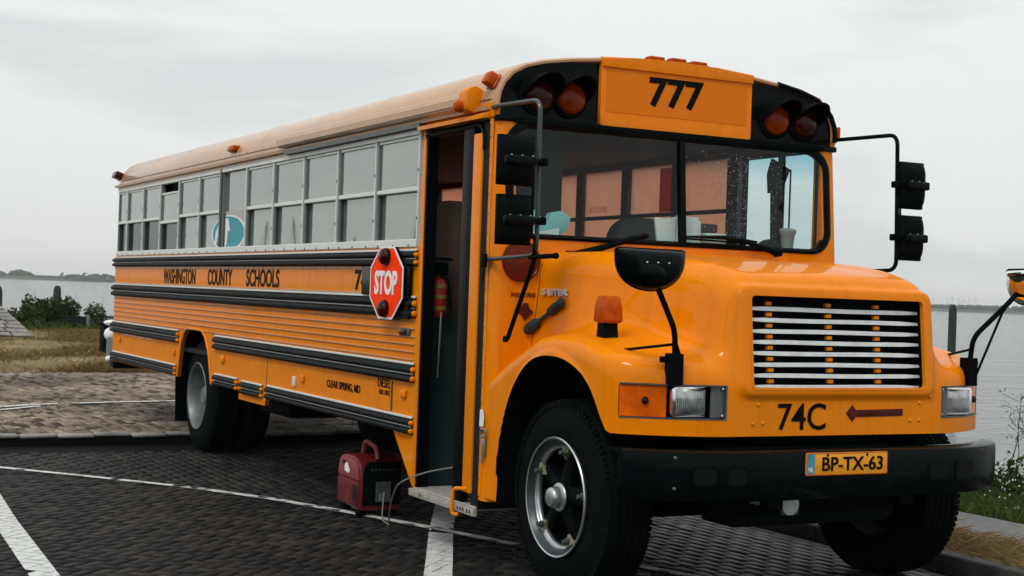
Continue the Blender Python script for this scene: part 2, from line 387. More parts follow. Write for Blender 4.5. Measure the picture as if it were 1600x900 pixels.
def front_clip():
    h = .018
    vs, q = surface_nets(field, (-.05, -1.305, .37), (1.65, 1.305, 1.90), h)
    F = lambda p: field(p[:, 0], p[:, 1], p[:, 2])
    for it in range(5):
        f0 = F(vs); e = 1e-4; g = np.stack([(F(vs+np.eye(3)[i]*e)-F(vs-np.eye(3)[i]*e))/(2*e) for i in range(3)], 1)
        st = f0[:, None]*g/np.maximum((g*g).sum(1), .05)[:, None]; L = np.linalg.norm(st, axis=1, keepdims=True)
        vs = vs-st*np.minimum(1, .5*h/np.maximum(L, 1e-9))
    me = bpy.data.meshes.new('front_clip'); me.from_pydata(vs.tolist(), [], q.tolist()); me.materials.append(YEL); me.materials.append(BLKM); me.validate()
    o = bpy.data.objects.new('front_clip', me); COL.objects.link(o)
    # cutters
    def arch():
        pts = [(.155, .30)]
        for k in range(41):
            a = math.pi*(1-k/40); ca, sa = math.cos(a), math.sin(a)
            pts.append((.745+.575*math.copysign(abs(ca)**.86, ca), .515+.722*abs(sa)**.86))
        # front side leans forward to the lower corner of the fender
        pts = [p for p in pts if not (p[0] > 1.24 and p[1] < .93)]
        pts += [(1.262, .905), (1.285, .893), (1.80, .893), (1.80, .30)]
        return pts
    cuts = []
    bm = new(); prism(bm, arch(), 'y', -1.4, -.66); prism(bm, arch(), 'y', .66, 1.4); cuts.append((bm, BLKM))
    bm = new(); box(bm, .16, 1.8, -.665, .665, .3, .8935); cuts.append((bm, BLKM))
    bm = new(); prism(bm, round_rect(-.555, .555, 1.13, 1.585, .022, 5), 'x', 1.43, 1.75); cuts.append((bm, BLKM))
    bm = new()
    for s in (-1, 1):
        a, b = sorted((s*.690, s*1.166)); prism(bm, round_rect(a, b, .972, 1.142, .018, 4), 'x', 1.26, 1.75)
    cuts.append((bm, BLKM))
    bm = new()
    for s in (-1, 1):
        box(bm, .074, .080, s*1.05-.16, s*1.05+.16, 1.25, 1.73)
        box(bm, -.02, .152, s*1.04-.14, s*1.04+.14, .3, .86)
        box(bm, .0, .30, min(s*.9, s*1.3), max(s*.9, s*1.3), .3, .435)
    cuts.append((bm, BLKM))
    for bm, m in cuts:
        bmesh.ops.recalc_face_normals(bm, faces=bm.faces[:])
        cm = bpy.data.meshes.new('cut'); bm.to_mesh(cm); bm.free(); cm.materials.append(YEL); cm.materials.append(m)
        for p in cm.polygons: p.material_index = 1
        co = bpy.data.objects.new('cut', cm); COL.objects.link(co)
        md = o.modifiers.new('b', 'BOOLEAN'); md.operation = 'DIFFERENCE'; md.solver = 'EXACT'; md.object = co
        dg = bpy.context.evaluated_depsgraph_get(); nm = bpy.data.meshes.new_from_object(o.evaluated_get(dg)); o.modifiers.clear(); o.data = nm
        bpy.data.objects.remove(co)
    nm = o.data; nm.name = 'hood_and_fenders'
    # material by place: wells, recess floors are black, the rest is paint
    shade(nm, 32); o.name = 'hood_and_fenders'; setp(o, bus)
    return o
hood = front_clip()
def fx(y, z):
    xs_ = np.linspace(1.75, 1.1, 1301); f = field(xs_, np.full(1301, y), np.full(1301, z)); return float(xs_[np.argmax(f < 0)])

# ---- grille
bm = new(); box(bm, 1.432, 1.436, -.553, .553, 1.132, 1.583)
grille = P('grille', bm, INTD)
bm = new()
for k in range(90):
    y = -.54+k*.0121; box(bm, 1.437, 1.441, y, y+.005, 1.135, 1.58)
obj('radiator_core', bm, BLKM, grille, kind='stuff')
for k in range(8):
    zc = 1.517-k*.0548; dx = -.10*max(0, zc-1.12)
    bm = new(); xa = 1.532+dx
    # blade: bright sloping nose, dark underside; slightly bowed
    for (y0, y1) in ((-.553, .553),):
        n = 10; ring = []
        for i in range(n+1):
            y = y0+(y1-y0)*i/n; e = .0012*math.sin(k*2.1+i*.8)
            hh = .0115 if abs(y) < .50 else .0115-.004*(abs(y)-.50)/.053
            ring.append([bm.verts.new((xa, y, zc-hh+.002+e)), bm.verts.new((xa-.006, y, zc+hh+e)), bm.verts.new((xa-.05, y, zc+hh-.004+e)), bm.verts.new((xa-.05, y, zc-hh+e))])
        for a, b in zip(ring, ring[1:]):
            for i in range(4): bm.faces.new((a[i], a[(i+1) % 4], b[(i+1) % 4], b[i]))
        bm.faces.new(ring[0]); bm.faces.new(ring[-1][::-1])
    obj('grille_slat', bm, SLAT, grille, ang=30)
for j, yy in enumerate((-.408, -.033, .282)):
    for k in range(8):
        zc = 1.545-k*.0548; dx = -.10*max(0, zc-1.12)
        bm = new(); box(bm, 1.50+dx, 1.524+dx, yy-.017, yy+.017, zc-.0095, zc+.0095, .003, 1)
        obj('grille_spacer', bm, YEL, grille)
bm = new(); ro = round_rect(-.563, .563, 1.122, 1.593, .026, 5); ri = round_rect(-.552, .552, 1.133, 1.582, .022, 5)
def ringprism(bm, ro, ri, x_of, d, mi=0):
    n = len(ro); q = []
    for pts in (ro, ri):
        q.append([(bm.verts.new((x_of(p[1])+d, p[0], p[1])), bm.verts.new((x_of(p[1])-.02, p[0], p[1]))) for p in pts])
    for i in range(n):
        j = (i+1) % n; (a, a2), (b, b2) = q[0][i], q[0][j]; (c, c2), (e, e2) = q[1][i], q[1][j]
        for f in ((a, b, e, c), (a, a2, b2, b), (c, e, e2, c2)):
            ff = bm.faces.new(f); ff.material_index = mi
ringprism(bm, ro, ri, lambda z: 1.572-.10*max(0, z-1.12), .003); obj('grille_bezel', bm, YEL, grille)

# ---- headlight units
for s in (-1, 1):
    bm = new()
    y0, y1 = .696, 1.165
    xf = lambda a: 1.55-.70*max(0, a-.6)**2
    # bucket following the curved front
    n = 12
    def strip(bm, ya, yb, z0, z1, dx, mi=0, back=.05):
        rg = []
        for i in range(n+1):
            a = ya+(yb-ya)*i/n; x = xf(a)+dx
            rg.append([bm.verts.new((x, s*a, z0)), bm.verts.new((x, s*a, z1)), bm.verts.new((x-back, s*a, z1)), bm.verts.new((x-back, s*a, z0))])
        for p, q in zip(rg, rg[1:]):
            for i in range(4):
                f = bm.faces.new((p[i], p[(i+1) % 4], q[(i+1) % 4], q[i])); f.material_index = mi
        for r_ in (rg[0], rg[-1][::-1]):
            f = bm.faces.new(r_); f.material_index = mi
    strip(bm, .694, 1.163, .974, 1.140, -.055)
    unit = P('headlight_housing', bm, BLKM)
    bm = new()
    strip(bm, .692, 1.163, 1.135, 1.142, .002, back=.045); strip(bm, .692, 1.163, .972, .979, .002, back=.045); strip(bm, .690, .698, .972, 1.142, .002, back=.045)
    obj('bezel', bm, GREY, unit)
    # lamp reflector, sealed beam and ribbed filler
    bm = new(); box(bm, 1.462, 1.468, s*.855-.10 if s > 0 else -.955, s*.855+.10 if s > 0 else -.755, .985, 1.13)
    bm.clear()
    cy = s*.862; xb = xf(.862)-.03
    prism(bm, round_rect(cy-.105, cy+.105, .986, 1.130, .02, 5), 'x', xb-.008, xb+.012, .004)
    fr = obj('lamp_frame', bm, CHR, unit)
    bm = new()
    for i in range(9):   # domed lens face
        r = 1-i/9.0
    rows = 8; g = []
    for i in range(rows+1):
        row = []
        for j in range(rows+1):
            u = -1+2*i/rows; v = -1+2*j/rows
            row.append(bm.verts.new((xb+.014+.018*(1-u**4)*(1-v**4), cy+u*.086, 1.058+v*.062)))
        g.append(row)
    for i in range(rows):
        for j in range(rows): bm.faces.new((g[i][j], g[i+1][j], g[i+1][j+1], g[i][j+1]))
    m_ = bpy.data.materials.get('beam_lens')
    if not m_:
        m_ = pm('beam_lens', (.30, .33, .33), .12, metal=.75, coat=1, noise=(13, .9, (.75, .78, .76)))
        nt = m_.node_tree; wv = nt.nodes.new('ShaderNodeTexWave'); wv.inputs['Scale'].default_value = 34; wv.bands_direction = 'Y'
        bn = nt.nodes.new('ShaderNodeBump'); bn.inputs['Distance'].default_value = .004; bn.inputs['Strength'].default_value = .6
        tcn = [n_ for n_ in nt.nodes if n_.type == 'TEX_COORD'][0]; nt.links.new(tcn.outputs['Object'], wv.inputs[0]); nt.links.new(wv.outputs[1], bn.inputs['Height']); nt.links.new(bn.outputs[0], nt.nodes['Principled BSDF'].inputs['Normal'])
    obj('headlight_lens', bm, m_, unit, ang=80)
    bm = new()
    for k in range(9):
        a = .702+k*.0065
        box(bm, xf(a)-.028, xf(a)-.014, s*a-.0016, s*a+.0016, .984, 1.132)
    box(bm, xf(.73)-.034, xf(.73)-.027, s*.73-.03, s*.73+.03, .982, 1.134)
    obj('ribbed_filler', bm, pm('filler_grey', (.20, .23, .24), .35, metal=.5), unit)
    for zz in (.992, 1.122):
        bm = new(); lathe(bm, [(0, .006), (.008, .004), (.009, 0)], (xf(.705)-.012, s*.706, zz), (1, 0, 0), 10); obj('screw', bm, CHR, unit)
    bm = new(); n = 14
    strip(bm, .972, 1.160, .981, 1.133, -.012, back=.04)
    tl = obj('turn_lens', bm, ORLT, unit)
    bm = new(); sphere(bm, (xf(1.06)-.004, s*1.065, 1.06), .012, .02, .02, 2); obj('bulb', bm, REDL, tl)

# ---- emblem, numerals and rivets on the front
bm = new()
c = Vector((fx(.083, 1.003)+.001, .083, 1.003))
prism(bm, [(c.y-.04, c.z), (c.y, c.z-.043), (c.y+.04, c.z), (c.y, c.z+.043)], 'x', c.x-.01, c.x+.005, .003)
prism(bm, [(c.y+.03, c.z-.019), (c.y+.335, c.z-.014), (c.y+.335, c.z+.022), (c.y+.03, c.z+.017)], 'x', c.x-.012, c.x+.004, .002)
emb = P('maker_emblem', bm, pm('emblem_brown', (.06, .006, .004), .45))
bm = new(); prism(bm, [(c.y-.026, c.z), (c.y, c.z-.028), (c.y+.026, c.z), (c.y, c.z+.028)], 'x', c.x+.004, c.x+.0075); prism(bm, [(c.y-.010, c.z-.018), (c.y+.010, c.z-.018), (c.y+.010, c.z+.018), (c.y-.010, c.z+.018)], 'x', c.x+.0075, c.x+.009)
obj('diamond_mark', bm, TEXTB, emb)
text('emblem_lettering', 'INTERNATIONAL', .02, .28, (c.x+.0055, c.y+.185, c.z+.003), (0, 1, 0), (0, 0, 1), TEXTB, emb, .01, .003)
text('fleet_number', '74C', .134, .30, (fx(-.236, .988)+.0025, -.236, .988), (0, 1, 0), (0, 0, 1), TEXT, bus, .010, .003)
rv = []
for (y, z) in ((-.507, 1.048), (-.537, .955), (-.475, .957), (.531, 1.055), (.47, .965), (.53, .965), (.60, 1.09)):
    bm = new(); sphere(bm, (fx(y, z)+.001, y, z), .009, .011, .011, 2)
    P('rivet', bm, YEL)

# ---- bumper
def bumper():
    bm = new(); n = 40; rings = []
    prof = [(0, .60), (.016, .592), (.028, .61), (.030, .70), (.030, .80), (.024, .826), (.006, .834), (-.09, .834), (-.09, .825), (-.01, .81), (-.005, .62), (-.03, .60)]
    for i in range(n+1):
        y = -1.205+2.41*i/n; a = abs(y); x = 1.635-.62*max(0, a-.62)**2.0
        zz = 0
        end = max(0, (a-1.10)/.105)
        rg = []
        for (dx, z) in prof:
            z2 = z if z > .7 else z+.06*end**1.6
            rg.append(bm.verts.new((x+dx-.02*end**3, y, z2)))
        rings.append(rg)
    m = len(prof)
    for p, q in zip(rings, rings[1:]):
        for i in range(m): bm.faces.new((p[i], p[(i+1) % m], q[(i+1) % m], q[i]))
    bm.faces.new(rings[0]); bm.faces.new(rings[-1][::-1])
    return bm
bump = P('front_bumper', bumper(), BLK, ang=40)
for (ya, yb) in ((-.93, -.80), (-.76, -.64), (.50, .64), (.69, .83)):
    xx = 1.663-.62*max(0, abs((ya+yb)/2)-.62)**2; tw = math.atan(-1.24*max(0, abs((ya+yb)/2)-.62)*(1 if ya > 0 else -1))
    bm = new(); ro = round_rect(ya, yb, .665, .765, .028, 6); ri = round_rect(ya+.012, yb-.012, .677, .753, .02, 6)
    ym = (ya+yb)/2
    for pr, x0, x1, mi in ((ro, .000, .006, 0), (ri, .0065, .0075, 1)):
        pts = pr
        A = [bm.verts.new((xx+x0+math.tan(tw)*(p[0]-ym), p[0], p[1])) for p in pts]; B = [bm.verts.new((xx+x1+math.tan(tw)*(p[0]-ym), p[0], p[1])) for p in pts]
        f = bm.faces.new(B); f.material_index = mi
        for i in range(len(pts)):
            f = bm.faces.new((A[i], A[(i+1) % len(pts)], B[(i+1) % len(pts)], B[i])); f.material_index = mi
    obj('tow_hole', bm, [BLK, pm('deep_black', (.001, .002, .002), .9)], bump)
for (y, z) in ((-1.0, .80), (-1.0, .655)):
    bm = new(); lathe(bm, [(0, .009), (.006, .008), (.010, .003), (.010, -.004)], (1.665-.62*max(0, abs(y)-.62)**2, y, z), (1, 0, 0), 12)
    obj('bumper_bolt', bm, GREY, bump)

# licence plate
bm = new(); prism(bm, round_rect(-.30, .22, .7095, .8215, .010, 4), 'x', 1.668, 1.672, .001)
pl = P('licence_plate', bm, PLATE)
bm = new(); prism(bm, round_rect(-.293, -.245, .716, .815, .004, 3), 'x', 1.672, 1.6735); obj('country_band', bm, PLBLU, pl)
text('country_code', 'NL', .022, .030, (1.6745, -.268, .738), (0, 1, 0), (0, 0, 1), PAPER, pl, .01, .002)
text('plate_number', 'BP-TX-63', .070, .385, (1.674, -.006, .766), (0, 1, 0), (0, 0, 1), TEXT, pl, .012, .004)
bm = new()
ro = round_rect(-.2985, .2185, .711, .820, .009, 4); ri = round_rect(-.2945, .2145, .715, .816, .007, 4)
q = [[(bm.verts.new((1.6735, p[0], p[1])), bm.verts.new((1.6715, p[0], p[1]))) for p in pts] for pts in (ro, ri)]
for i in range(len(ro)):
    j = (i+1) % len(ro)
    bm.faces.new((q[0][i][0], q[0][j][0], q[1][j][0], q[1][i][0])); bm.faces.new((q[0][i][0], q[0][i][1], q[0][j][1], q[0][j][0]))
obj('plate_rim', bm, ORLT, pl)
for yy in (-.165, .085):
    bm = new(); lathe(bm, [(0, .005), (.006, .004), (.007, 0)], (1.672, yy-.0, .808), (1, 0, 0), 10); obj('plate_screw', bm, TEXT, pl)

# ---- chassis under the nose
bm = new()
for s in (-1, 1):
    box(bm, -9.0, 1.60, s*.42-.045, s*.42+.045, .54, .78)
ch = P('chassis_rails', bm, BLKM)
bm = new(); box(bm, 1.30, 1.52, -.66, .40, .50, .84, .02); box(bm, 1.22, 1.50, -.60, .40, .44, .51, .02)
box(bm, .9, 1.4, -.40, .40, .70, 1.10)
obj('front_crossmember', bm, BLKM, ch)
bm = new(); tube(bm, [(.745, -1.05, .50), (.745, -.55, .44), (.745, .55, .44), (.745, 1.05, .50)], .06, 10)
for s in (-1, 1):
    box(bm, .15, 1.45, s*.42-.05, s*.42+.05, .46, .52); tube(bm, [(.745, s*.85, .35), (.745, s*.85, .7)], .05)
obj('front_axle', bm, BLKM, ch)
bm = new(); tube(bm, [(-6.05, -1.0, .52), (-6.05, -.3, .52), (-6.05, -.22, .52), (-6.05, .22, .52), (-6.05, .3, .52), (-6.05, 1.0, .52)], .09, 14, radii=[.09, .09, .2, .2, .09, .09])
obj('rear_axle', bm, BLKM, ch)
bm = new(); box(bm, -4.6, -3.2, .35, 1.1, .40, .78, .04); box(bm, -3.0, -1.6, -.35, .30, .42, .75, .05); box(bm, -1.4, .2, -.30, .35, .38, .95, .05)
tube(bm, [(-1.0, .2, .45), (-5.5, .3, .45), (-9.0, .35, .42)], .05, 10); box(bm, -5.0, -4.2, -.9, -.45, .46, .76, .03)
obj('tanks_and_exhaust', bm, BLKM, ch)
bm = new(); lathe(bm, [(.048, -.05), (.055, -.01), (.052, .0), (.040, .006), (0, .014)], (1.53, -.27, .548), (1, 0, 0), 24)
fl = P('fog_lamp', bm, LAMPW)
bm = new(); box(bm, 1.50, 1.528, -.325, -.215, .495, .60, .008); obj('lamp_bracket', bm, GREY, fl)
bm = new(); prism(bm, [(-.52, .563), (-.40, .567), (-.42, .58), (-.50, .578)], 'x', 1.52, 1.53); prism(bm, [(-.49, .556), (-.44, .557), (-.46, .568), (-.48, .568)], 'x', 1.53, 1.535)
P('tow_hook', bm, STEPM)

# ---- wheels
def tyre(bm, x, yo, z, s, R=.505, wd=.25, rim=.29, mi=0):
    """yo outer face y, s=-1: faces -y"""
    prof = [(rim, .01), (rim+.012, -.012), (rim+.05, -.022), (rim+.11, -.014), (R-.055, .0), (R-.016, .010), (R-.007, .020)]
    # tread with grooves
    k = 5; w = wd-.044
    for i in range(k):
        a = .022+w*i/k; b = .022+w*(i+1)/k
        prof += [(R-.001, a+.006), (R, a+.010), (R, b-.008), (R-.001, b-.004)]
        if i < k-1: prof += [(R-.013, b-.002), (R-.013, b+.002)]
    prof += [(R-.007, wd-.020), (R-.016, wd-.010), (R-.055, wd), (rim+.05, wd+.02), (rim, wd-.01)]
    lathe(bm, prof, (x, yo, z), (0, -s, 0), 96, mi)
def treadblocks(bm, x, yo, z, s, R, wd):
    n = 92
    for i in range(n):
        a = 2*math.pi*i/n; ca, sa = math.cos(a), math.sin(a)
        for (w0, w1) in ((-.002, .038), (wd-.038, wd+.002)):
            vs = []
            for (r, t) in ((R-.028, -.0135), (R-.028, .0135), (R+.003, .0115), (R+.003, -.0115)):
                for w_ in (w0, w1):
                    rr = r if not (w_ in (w0,) and w0 < 0 or w_ == w1 and w1 > wd) else r-.006
                    vs.append(bm.verts.new((x+rr*ca-t*sa, yo-s*w_, z+rr*sa+t*ca)))
            for f in ((0, 1, 3, 2), (2, 3, 5, 4), (4, 5, 7, 6), (6, 7, 1, 0), (0, 2, 4, 6), (1, 7, 5, 3)):
                bm.faces.new([vs[i_] for i_ in f])
def front_wheel(s):
    x, z = .745, .508; yo = s*1.145
    bm = new(); tyre(bm, x, yo, z, s); 
    wh = P('front_wheel', bm, RUB, ang=40)
    bm = new(); treadblocks(bm, x, yo, z, s, .5005, .25); obj('tread_blocks', bm, RUB, wh, kind='stuff')
    # demountable rim: bright rolled outer flange and inner ring
    bm = new()
    lathe(bm, [(.285, .015), (.306, -.022), (.311, -.030), (.306, -.036), (.298, -.034), (.287, -.012), (.272, .010), (.264, .004), (.258, .006), (.250, .012), (.248, .03), (.262, .05), (.285, .22)], (x, yo, z), (0, -s, 0), 96)
    obj('rim', bm, RIMD, wh, ang=50)
    bm = new(); lathe(bm, [(.2965, -.0345), (.286, -.0135), (.271, .001)], (x, yo, z), (0, -s, 0), 96); obj('rim_gutter', bm, pm('gutter_steel', (.05, .065, .07), .35, metal=.6), wh)
    bm = new(); lathe(bm, [(.249, .028), (.247, .118), (.20, .13), (.10, .10), (.0, .10)], (x, yo, z), (0, -s, 0), 48); obj('rim_inside', bm, BLKM, wh)
    # cast spider: five spokes
    bm = new()
    for k in range(5):
        a = math.radians(8+72*k if s < 0 else 8-72*k); ca, sa = math.cos(a), math.sin(a)
        def pt(r, t, h): return (x+r*ca-t*sa, yo-s*h, z+r*sa+t*ca)
        rg = []
        for (r, t, h0, h1) in ((.05, .055, .005, .11), (.13, .040, .012, .10), (.19, .036, .018, .09), (.235, .045, .02, .08), (.250, .046, .03, .08)):
            rg.append([bm.verts.new(pt(r, -t, h0+.014)), bm.verts.new(pt(r, -t*.45, h0)), bm.verts.new(pt(r, t*.45, h0)), bm.verts.new(pt(r, t, h0+.014)), bm.verts.new(pt(r, t, h1)), bm.verts.new(pt(r, -t, h1))])
        for p, q in zip(rg, rg[1:]):
            for i in range(6): bm.faces.new((p[i], p[(i+1) % 6], q[(i+1) % 6], q[i]))
        bm.faces.new(rg[-1][::-1])
    lathe(bm, [(.0, -.01), (.06, -.01), (.075, -.004), (.078, .02), (.082, .05), (.095, .09), (.1, .12)], (x, yo, z), (0, -s, 0), 32)
    obj('cast_spider', bm, BLKM, wh)
    bm = new(); lathe(bm, [(0, -.066), (.034, -.066), (.044, -.062), (.051, -.053), (.054, -.038), (.055, -.014), (.068, -.012), (.075, -.006), (.075, .0), (.066, .008)], (x, yo, z), (0, -s, 0), 48)
    obj('hub_cap', bm, RIMD, wh, ang=60)
    for k in range(5):
        a = math.radians(8+72*k if s < 0 else 8-72*k); ca, sa = math.cos(a), math.sin(a)
        bm = new()
        def pt(r, t, h): return Vector((x+r*ca-t*sa, yo-s*h, z+r*sa+t*ca))
        v = [bm.verts.new(pt(*q)) for q in ((.262, -.034, -.004), (.262, .034, -.004), (.200, .0, .004), (.262, -.034, .03), (.262, .034, .03), (.198, .0, .03))]
        for f in ((0, 1, 2), (3, 5, 4), (0, 3, 4, 1), (1, 4, 5, 2), (2, 5, 3, 0)): bm.faces.new([v[i] for i in f])
        cl = obj('wedge_clamp', bm, BRASS, wh)
        bm = new(); cpt = pt(.238, 0, 0); lathe(bm, [(0, -.034), (.012, -.034), (.014, -.03), (.014, -.012), (.020, -.010), (.020, .0)], cpt, (0, -s, 0), 6)
        obj('lug_nut', bm, GREY, wh)
    return wh
front_wheel(-1); front_wheel(1)
RIMK = pm('dark_rim', (.22, .25, .26), .42, metal=.6, noise=(6, .8, (.05, .06, .065)))  # darker and more mottled than the front rim
def rear_wheel(s):
    x, z = -6.05, .508; yo = s*1.13
    bm = new(); tyre(bm, x, yo, z, s, wd=.24); tyre(bm, x, yo-s*.30, z, s, wd=.24)
    wh = P('rear_wheel', bm, RUB, ang=40)
    bm = new()
    lathe(bm, [(.285, .012), (.306, -.018), (.311, -.024), (.304, -.030), (.292, -.026), (.283, -.005), (.272, .03), (.262, .10), (.256, .16), (.22, .19), (.15, .20), (.10, .20), (.10, .06), (.085, .05), (.07, .03), (0, .03)], (x, yo, z), (0, -s, 0), 72)
    obj('rim', bm, RIMK, wh, ang=50)
    for k in range(10):
        a = 2*math.pi*k/10; bm = new(); lathe(bm, [(0, -.02), (.015, -.02), (.016, .0)], (x+.17*math.cos(a), yo-s*.185, z+.17*math.sin(a)), (0, -s, 0), 6)
        obj('lug_nut', bm, GREY, wh)
rear_wheel(-1); rear_wheel(1)
for s in (-1, 1):
    bm = new(); a, b = sorted((s*.62, s*.66)); box(bm, -6.56, -5.28, a, b, .45, 1.18); a, b = sorted((s*.66, s*1.18)); box(bm, -6.56, -5.28, a, b, 1.15, 1.18); box(bm, -6.58, -6.56, a, b, .66, 1.18); box(bm, -5.28, -5.26, a, b, .66, 1.18); P('wheel_well', bm, BLKM, kind='stuff')
    bm = new(); prism(bm, [(s*.78, .22), (s*1.19, .22), (s*1.20, .70), (s*.78, .70)], 'x', -6.66, -6.645); P('mud_flap', bm, RUB2)

# ---- body sides
XR = -9.27
def side_poly(s):
    """lower side wall with arch cut, as (x, z) outline"""
    L = [(XR, 1.817), (XR, .655), (-6.52, .655), (-6.42, .96), (-6.30, 1.085), (-6.20, 1.115), (-5.72, 1.115), (-5.60, 1.07), (-5.46, .93), (-5.34, .66), (-4.56, .66)]
    if s < 0:
        L += [(-4.52, .60), (-3.88, .60), (-3.85, .655), (-1.285, .655), (-.955, .335), (-.925, .335), (-.925, 1.817)]
    else:
        L += [(-.02, .66), (-.02, 1.817)]
    return L
for s in (-1, 1):
    bm = new(); y0, y1 = sorted((s*1.185, s*1.22)); prism(bm, side_poly(s), 'y', y0, y1)
    sp = P('side_panel', bm, [YEL])
    if s < 0: side_r = sp
    # raised flange round the wheel opening
    bm = new(); pth = [(-6.50, s*1.223, .66), (-6.405, s*1.223, .965), (-6.29, s*1.223, 1.095), (-6.19, s*1.223, 1.125), (-5.73, s*1.223, 1.125), (-5.61, s*1.223, 1.08), (-5.475, s*1.223, .94), (-5.355, s*1.223, .66)]
    tube(bm, fillet(pth, .03, 3), .012, 8); obj('arch_flange', bm, YEL, sp)
    xe = -.99 if s < 0 else -.06
    def rail(z0, z1, x0, x1):
        bm = new(); h = z1-z0; ys = 1.221
        # two rounded ridges and a riveted top flange
        pr = [(0, z1), (.006, z1-.002), (.007, z1-.12*h)]
        for c in (.34, .80):
            zc = z1-c*h
            pr += [(.012, zc+.17*h), (.030, zc+.13*h), (.036, zc+.04*h), (.036, zc-.05*h), (.030, zc-.13*h), (.010, zc-.17*h)]
        pr += [(.004, z0), (0, z0)]
        A = [bm.verts.new((x0, s*(ys+d), z)) for d, z in pr]; B = [bm.verts.new((x1, s*(ys+d), z)) for d, z in pr]
        for i in range(len(pr)-1): bm.faces.new((A[i], A[i+1], B[i+1], B[i]))
        bm.faces.new(A); bm.faces.new(B[::-1])
        o = P('rub_rail', bm, RAILM, ang=30)
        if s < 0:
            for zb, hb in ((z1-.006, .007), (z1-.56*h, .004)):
                bm = new(); box(bm, x0, x1, s*(ys+.013), s*(ys-.001), zb-hb, zb+hb, .002, 1); obj('flange_glint_strip', bm, ALU, o)  # pale strips: top flange, and the sky glint of the ridges painted in
            bm = new()
            nn = int((x1-x0)/.235)
            for i in range(nn+1):
                xx = x0+.04+(x1-x0-.08)*i/max(1, nn); sphere(bm, (xx, s*(ys+.008), z1-.010), .006, .004, .006, 1)
            obj('rail_rivets', bm, GREY, o, kind='stuff')
            bm = new()
            for c in (.34, .80):
                zc = z1-c*h; sphere(bm, (x1+.004, s*(ys+.014), zc), .014, .020, .15*h, 2)
            obj('rail_end_cap', bm, YEL, o)
        return o
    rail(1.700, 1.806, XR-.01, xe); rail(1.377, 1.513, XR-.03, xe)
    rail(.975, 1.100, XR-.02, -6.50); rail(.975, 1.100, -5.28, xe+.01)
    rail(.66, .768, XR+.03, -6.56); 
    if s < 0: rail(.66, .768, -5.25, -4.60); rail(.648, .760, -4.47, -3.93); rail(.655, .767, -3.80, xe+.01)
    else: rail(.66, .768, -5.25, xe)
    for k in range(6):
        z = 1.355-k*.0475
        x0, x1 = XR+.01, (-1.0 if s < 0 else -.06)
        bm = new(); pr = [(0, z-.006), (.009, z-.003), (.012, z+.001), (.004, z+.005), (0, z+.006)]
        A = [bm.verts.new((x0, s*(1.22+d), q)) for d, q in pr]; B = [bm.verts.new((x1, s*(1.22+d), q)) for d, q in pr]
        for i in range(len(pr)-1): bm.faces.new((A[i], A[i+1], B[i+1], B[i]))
        bm.faces.new(A); bm.faces.new(B[::-1]); obj('panel_rib', bm, YEL_ROOF, sp, ang=60)  # pale rib colour paints in the sky highlight along each ridge
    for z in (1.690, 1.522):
        bm = new(); box(bm, XR, (-1.72 if s < 0 else -.06), min(s*1.22, s*1.227), max(s*1.22, s*1.227), z-.006, z+.006, .002, 1); obj('panel_trim', bm, YEL_ROOF, sp)  # same painted highlight on the trim edges
    bm = new()  # seam rivets of the text band
    for i in range(36):
        sphere(bm, (XR+.1+i*.235, s*1.229, 1.690), .005, .004, .005, 1)
    obj('panel_rivets', bm, GREY, sp, kind='stuff')
    # wall above the windows
    bm = new(); box(bm, XR, (-.925 if s < 0 else -.02), min(s*1.185, s*1.22), max(s*1.185, s*1.22), 2.552, 2.62); P('window_header', bm, [YEL_ROOF] if s < 0 else [YEL])

# lettering on the right side
def stext(n, s, h, x0, x1, z, par=None, mat=TEXT, bold=.02):
    return text(n, s, h, x1-x0, ((x0+x1)/2, -1.2225, z), (1, 0, 0), (0, 0, 1), mat, par or side_r, bold, .003)
stext('name_lettering', 'WASHINGTON', .142, -7.14, -6.00, 1.606, bold=.012); stext('name_lettering', 'COUNTY', .142, -5.59, -4.86, 1.606, bold=.016); stext('name_lettering', 'SCHOOLS', .142, -4.46, -3.62, 1.606, bold=.018)
stext('number_lettering', '74', .142, -2.03, -1.80, 1.606, bold=.02)
stext('town_lettering', 'CLEAR SPRING, MD', .062, -2.50, -1.865, .868, bold=.015)
stext('fuel_lettering', 'DIESEL', .056, -1.548, -1.335, .944, bold=.012); stext('fuel_lettering', 'FUEL ONLY', .032, -1.52, -1.335, .885, bold=.01)
# fuel door and hatch outlines
def frame_line(x0, x1, z0, z1, t=.004, name='door_outline', m=None):
    bm = new(); y0, y1 = -1.2245, -1.219
    box(bm, x0, x1, y0, y1, z1-t, z1); box(bm, x0, x1, y0, y1, z0, z0+t); box(bm, x0, x0+t, y0, y1, z0+t, z1-t); box(bm, x1-t, x1, y0, y1, z0+t, z1-t)
    return obj(name, bm, m or TEXTB, side_r)
bm = new(); box(bm, -1.575, -1.320, -1.226, -1.221, .775, .968, .002, 1); fd = obj('fuel_door', bm, YEL, side_r)
for t in ('DIESEL', 'FUEL ONLY'): pass
for o_ in side_r.children:
    if o_.name.startswith('fuel_lettering'): o_.location.y -= .005
bm = new(); tube(bm, [(-1.318, -1.226, .782), (-1.318, -1.226, .962)], .005, 6); obj('hinge', bm, GREY, side_r)
bm = new(); box(bm, -3.845, -3.838, -1.2225, -1.219, .655, .975); box(bm, -4.53, -4.526, -1.2225, -1.219, .60, .66); obj('panel_seam', bm, TEXTB, side_r)
bm = new(); box(bm, -4.55, -3.86, -1.224, -1.220, .596, .640, .002, 1); obj('battery_door_lip', bm, YEL, side_r)
